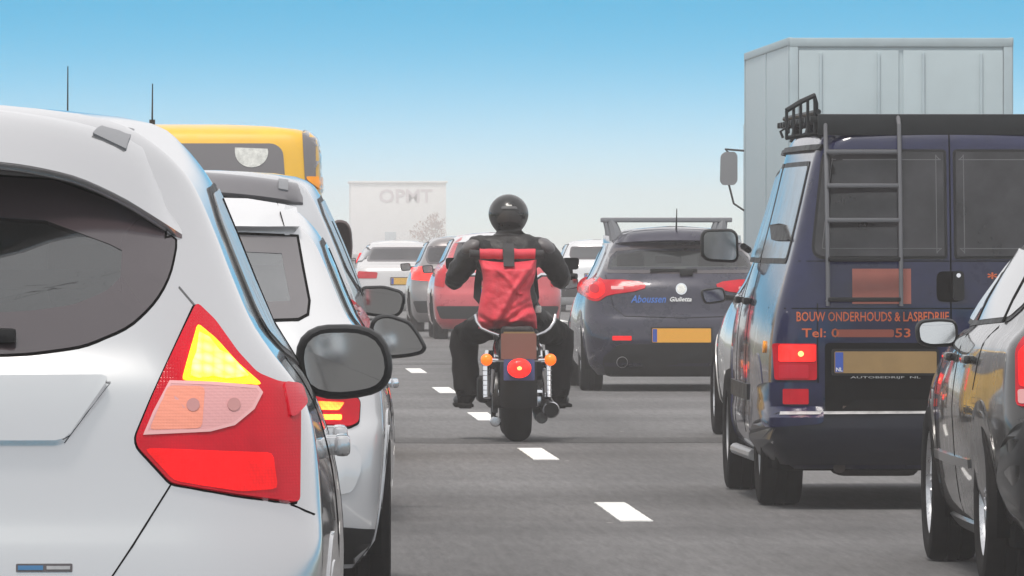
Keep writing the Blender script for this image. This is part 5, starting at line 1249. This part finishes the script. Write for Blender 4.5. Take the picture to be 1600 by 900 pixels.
# ---- far traffic fading into the haze
def far_car(label, X, Y, ks, length, paint_m, lamp, win, lamp_m='lamp_red_mid', name='hatchback_car', mirror_z=.93, glass_m='dark_glass', rz=0.0, crown=.05, plate_m='plate_yellow', wins_side=None):
    b = Body(ks, length, crown); c = Car(name, label, 'car', X, Y, b, paint_m, rz)
    c.shell((), [(y, .31, .36) for y in (.8, length-.9)], dz=.04, nr=18, ns=20, nf=8)
    fr = c.put('rear_window', rnd(win, .04, 3), 'frit', 'rear', .004, .01, .08); c.put('pane', rnd(grow(win, -.03), .03, 2), glass_m, 'rear', .007, .003, .08, fr)
    for sg in (-1, 1):
        c.put('tail_lamp', rnd(lamp if sg < 0 else mir(lamp), .02, 2), lamp_m, 'rear', .01, .012, .05)
    c.wheels(.31, .2, (.8, length-.9), b.at(.31)[0]-.14)
    c.under(b.at(.31)[0]-.16, .3, length-.3); w_ = b.at(.4)[1]
    c.put('bumper', rnd([(-w_+.08, .28), (w_-.08, .28), (w_-.02, .45), (-w_+.02, .45)], .03, 2), 'blacktrim', 'rear', .006, .01, .1)
    plate(c.t, b, -.26, .26, .60, .71, plate_m)
    zt = ks[-1][0]
    side_glass(c, 1, 1, 1, poly=wins_side or [(.8, zt*.74), (2.7, zt*.68), (2.95, zt*.69), (2.4, zt*.91), (1.2, zt*.925), (.95, zt*.88)], pillars=())
    mo = [(-w_-.13, mirror_z+.06), (-w_+.02, mirror_z+.07), (-w_+.03, mirror_z-.04), (-w_-.11, mirror_z-.05)]
    for sg in (-1, 1): c.mirror(rnd(mo if sg < 0 else mir(mo), .03, 2), 2.2, .1, MATS['blacktrim'], [(sg*(w_-.02), 2.28, mirror_z), (sg*(w_-.14), 2.35, mirror_z)], m='mirror_dull')
    return c
SED = keys([.16, .28, .5, .62, .75, .86, .93, .965, .985, 1.02, 1.1, 1.2, 1.28, 1.33, 1.36, 1.375],
    [.78, .85, .875, .88, .88, .865, .84, .82, .80, .775, .735, .685, .635, .57, .46, .3],
    [.70, .79, .82, .83, .83, .815, .79, .765, .745, .72, .68, .63, .575, .50, .36, .2],
    [.16, .04, 0, .01, .03, .05, .08, .14, .40, .62, .80, .98, 1.12, 1.24, 1.4, 1.6],
    [4.2, 4.4, 4.5, 4.48, 4.3, 4.0, 3.7, 3.5, 3.35, 3.2, 3.0, 2.8, 2.62, 2.5, 2.35, 2.2], rx=[.22]*13+[.18, .12, .08], rc=[.2]*13+[.15, .1, .06])
pale = mat('pale_silver_paint', (.58, .56, .56), .35, .3, coat=.8); pale2 = mat('pale_grey_paint', (.62, .61, .6), .4, .1, coat=.5)  # far paints kept pale: distance haze put into their colour
taupe = mat('hazed_grey_paint', (.20, .18, .18), .35, .3, coat=.8)  # dark grey lightened, haze put into the paint
f3 = far_car('red hatchback with a white roof, partly hidden behind the motorcyclist', 3.66, 121.3, scale_keys(HATCH, 1.0, .98, .885), 4.25, redp,
    [(-.84, .72), (-.72, .70), (-.68, .98), (-.76, 1.02), (-.82, .92)], [(-.52, 1.30), (.52, 1.30), (.60, 1.08), (.57, 1.0), (-.57, 1.0), (-.60, 1.08)], 'lamp_red')
spoiler(f3, .56, lambda u: 1.43-.06*u*u, lambda u: 1.325-.02*u*u, lambda u: .12*(1-u)+.02, white)
f2 = far_car('dark grey hatchback with a bright left tail lamp beyond the red car', 3.52, 131.5, scale_keys(HATCH, .95, .98, .86), 4.2, taupe,
    [(-.80, .76), (-.52, .74), (-.50, .90), (-.60, .96), (-.78, .93)], [(-.56, 1.25), (.56, 1.25), (.60, 1.08), (.57, .99), (-.57, .99), (-.60, 1.08)], 'lamp_red_lit', glass_m='privacy_glass')
f1 = far_car('pale silver saloon car in the haze beyond the dark grey hatchback', 3.02, 150.5, scale_keys(SED, 1.03, 1, .94), 4.5, pale,
    [(-.82, .70), (-.50, .70), (-.48, .80), (-.80, .82)], [(-.56, 1.22), (.56, 1.22), (.66, .98), (-.66, .98)], 'lamp_red', name='saloon_car', glass_m='privacy_glass', wins_side=[(.9, 1.0), (2.9, .95), (2.6, 1.15), (1.6, 1.2), (1.1, 1.15)])
f0 = far_car('faint pale car with a high red lamp in the far haze', 3.30, 172.0, scale_keys(HATCH, .95, 1, .82), 4.3, pale2,
    [(-.80, .90), (-.62, .88), (-.60, 1.08), (-.72, 1.1)], [(-.5, 1.22), (.5, 1.22), (.55, 1.05), (-.55, 1.05)], 'lamp_red_mid')
fw = far_car('small white car seen between the rider and the dark hatchback', 6.95, 168.0, scale_keys(HATCH, .93, .95, .83), 4.2, white,
    [(-.80, .76), (-.66, .74), (-.62, .92), (-.74, .96)], [(-.5, 1.22), (.5, 1.22), (.54, 1.05), (.5, .98), (-.5, .98), (-.54, 1.05)], 'lamp_red')

# ---- box lorry, far right
box_m = mat('box_haze_grey', (.42, .50, .53), .5, var=.06, vscale=1.5)  # bluish sky fade put into the colour of box and trim
X0, Y0 = 7.56, 101.0
m_ = Map(X0, Y0); fx, fz = m_.x, m_.z
tr_ = thing('box_lorry', 'tall pale grey box lorry towering behind the dark blue van', 'lorry', (X0, Y0, 0), 0, 'vehicles queuing on the motorway')
hw, zt, ln_ = 1.25, 3.59, 8.6
def tbox(name, c, s_, mm, bev=.02, parent=tr_):
    bm = bmesh.new(); add_box(bm, c, s_, bev=bev); return obj(name, bm, MATS[mm] if isinstance(mm, str) else mm, parent)
bx_ = tbox('cargo_box', (0, ln_/2, (zt+1.05)/2), (2*hw, ln_, zt-1.05), box_m, .03)
for sg in (-1, 1):
    tbox('corner_post', (sg*(hw-.05), -.012, 2.32), (.10, .03, 2.5), 'box_trim', .01, bx_)
    tbox('rear_door', (sg*.585, -.010, 2.28), (1.12, .025, 2.36), box_m, .008, bx_)
    for x in (.25, .9): tbox('lock_rod', (sg*x, -.035, 2.28), (.03, .025, 2.3), 'box_trim', .008, bx_)
    for k in range(3): tbox('side_rib', (sg*(hw+.006), .05+k*(ln_-.1)/2, 2.32), (.014, .05, 2.5), 'box_trim', .004, bx_)
    tbox('top_rail', (sg*(hw-.01), ln_/2, zt-.03), (.05, ln_, .09), 'box_trim', .01, bx_)
    tbox('tail_lamp', (sg*1.0, -.04, .88), (.32, .06, .14), 'lamp_red_mid', .02)
tbox('roof_rail', (0, -.014, zt-.04), (2*hw, .035, .10), 'box_trim', .01, bx_)
tbox('chassis', (0, ln_/2, .85), (.9, ln_, .26), 'under', .03); tbox('rear_bar', (0, .05, .55), (2.2, .08, .12), 'blacktrim', .02)
tbox('cab', (0, ln_+1.25, 1.75), (2.3, 2.0, 2.3), box_m, .15)
for y in (1.8, 2.9, ln_+1.4):
    for sg in (-1, 1): wheel(tr_, sg*1.05, y, .48, .28, MATS['tyre'], MATS['steel'], sg, 6)
for y in (1.8, 2.9, ln_+1.4):
    bm = bmesh.new(); add_tube(bm, [(-1, y, .48), (1, y, .48)], .06, 8); obj('axle', bm, MATS['under'], tr_)
yc = ln_+1.9
for sg in (-1, 1):
    q = m_.tr([(1127, 243), (1133, 237), (1149, 237), (1153, 243), (1153, 283), (1148, 289), (1130, 289), (1126, 283)], yc)
    q = rnd(q if sg < 0 else mir(q), .02, 2)
    bm = bmesh.new(); add_patch(bm, q, flat((0, yc, 0), (1, 0, 0), (0, 0, 1)), .0, .12, 1)
    add_patch(bm, q, flat((0, yc+.12, 0), (1, 0, 0), (0, 0, 1)), .0, 0, 1); mh_ = obj('mirror_housing', bm, MATS['mirror_grey'], tr_)
    xc = sum(p[0] for p in q)/len(q); z1, z0 = fz(233, yc), fz(330, yc)
    bm = bmesh.new(); add_tube(bm, [(sg*1.14, yc, z1-.02), (xc-sg*-.05, yc+.02, z1), (xc, yc+.06, z1-.04), (xc, yc+.06, fz(240, yc))], .013, 6); obj('mirror_arm', bm, MATS['blacktrim'], mh_); bm = bmesh.new()
    add_tube(bm, [(xc, yc+.06, fz(288, yc)), (xc-sg*.06, yc+.06, fz(318, yc)), (sg*1.14, yc, z0)], .013, 6); obj('mirror_arm', bm, MATS['blacktrim'], mh_)

# ---- pale building with lettering, far beyond the traffic, and a rust-brown tree before it
X0, Y0 = 18.0, 900.0
m_ = Map(X0, Y0); k = Y0/FPX
lr = thing('warehouse', 'faint white building with grey lettering, far off in the haze', 'building', (X0, Y0, 0))
x0, x1, zt = m_.x(548), m_.x(697), m_.z(286)
tbox('wall', ((x0+x1)/2, 6, zt/2), (x1-x0, 12, zt), 'far_white', .03, lr); tbox('roof', ((x0+x1)/2, 6, zt+.1), (x1-x0+.3, 12.3, .2), 'far_white', .03, lr)
bm = bmesh.new(); text_bm(bm, 'OPMT', 21*k, lambda a, c: Vector((m_.x(592, 0)+a, -.04, m_.z(316, 0)+c)), bold=.02, width=84*k); obj('lettering', bm, MATS['far_ink'], lr, 0)
tbox('door', (m_.x(610), -.03, 1.1), (1.1, .08, 2.2), 'box_trim', .02, lr)
rg = random.Random(5); X0, Y0 = 18.6, 850.0; m_ = Map(X0, Y0)
te = thing('tree', 'small rust-brown tree fading in the haze before the white building', 'tree', (X0, Y0, 0))
bm = bmesh.new(); tx = m_.x(672); add_tube(bm, [(tx, 0, 0), (tx+.05, 0, .8), (tx-.05, .1, 1.7)], [.14, .10, .05], 8); add_tube(bm, [(tx, 0, .8), (tx-.6, .2, 1.8)], [.06, .02], 6); add_tube(bm, [(tx, 0, .9), (tx+.6, -.2, 2.1)], [.06, .02], 6); obj('trunk', bm, mat('bark', (.07, .05, .04), .9, var=.3, vscale=8), te)
bm = bmesh.new()
for i in range(1500):
    while True:
        u = Vector((rg.uniform(-1, 1), rg.uniform(-1, 1), rg.uniform(-1, 1)))
        if u.length < 1: break
    p = Vector((tx-.2+u.x*1.75, u.y*1.3, 2.1+u.z*1.2)) if i % 3 else Vector((tx+.55+u.x*.9, u.y*.9, 3.1+u.z*.9))
    if mnoise.noise(p*1.3) < -.12: continue
    q = Matrix.Rotation(rg.uniform(0, 6.28), 3, Vector((rg.uniform(-1, 1), rg.uniform(-1, 1), rg.uniform(-1, 1))).normalized()); s_ = rg.uniform(.07, .14)
    bm.faces.new([bm.verts.new(p+q @ Vector(v)*s_) for v in ((-1, 0, 0), (0, -.6, .1), (1, 0, 0), (0, .6, .1))])
obj('crown', bm, mat('rust_leaves', (.30, .17, .12), .8, var=.3, vscale=2), te, 0)

# ------------------------------------------------------------------ low haze over the motorway
bm = bmesh.new(); add_box(bm, (15, 557, 3.15), (660, 1210, 8.7))
hz = obj('haze', bm, None, smooth=0); hz['kind'] = 'stuff'
hm = bpy.data.materials.new('haze'); hm.use_nodes = True; hm.node_tree.nodes.clear()
ho = hm.node_tree.nodes.new('ShaderNodeOutputMaterial'); hv = hm.node_tree.nodes.new('ShaderNodeVolumePrincipled')
hv.inputs['Color'].default_value = (1.0, .96, .955, 1); hv.inputs['Density'].default_value = .0011
hm.node_tree.links.new(hv.outputs[0], ho.inputs['Volume']); hz.data.materials.append(hm)
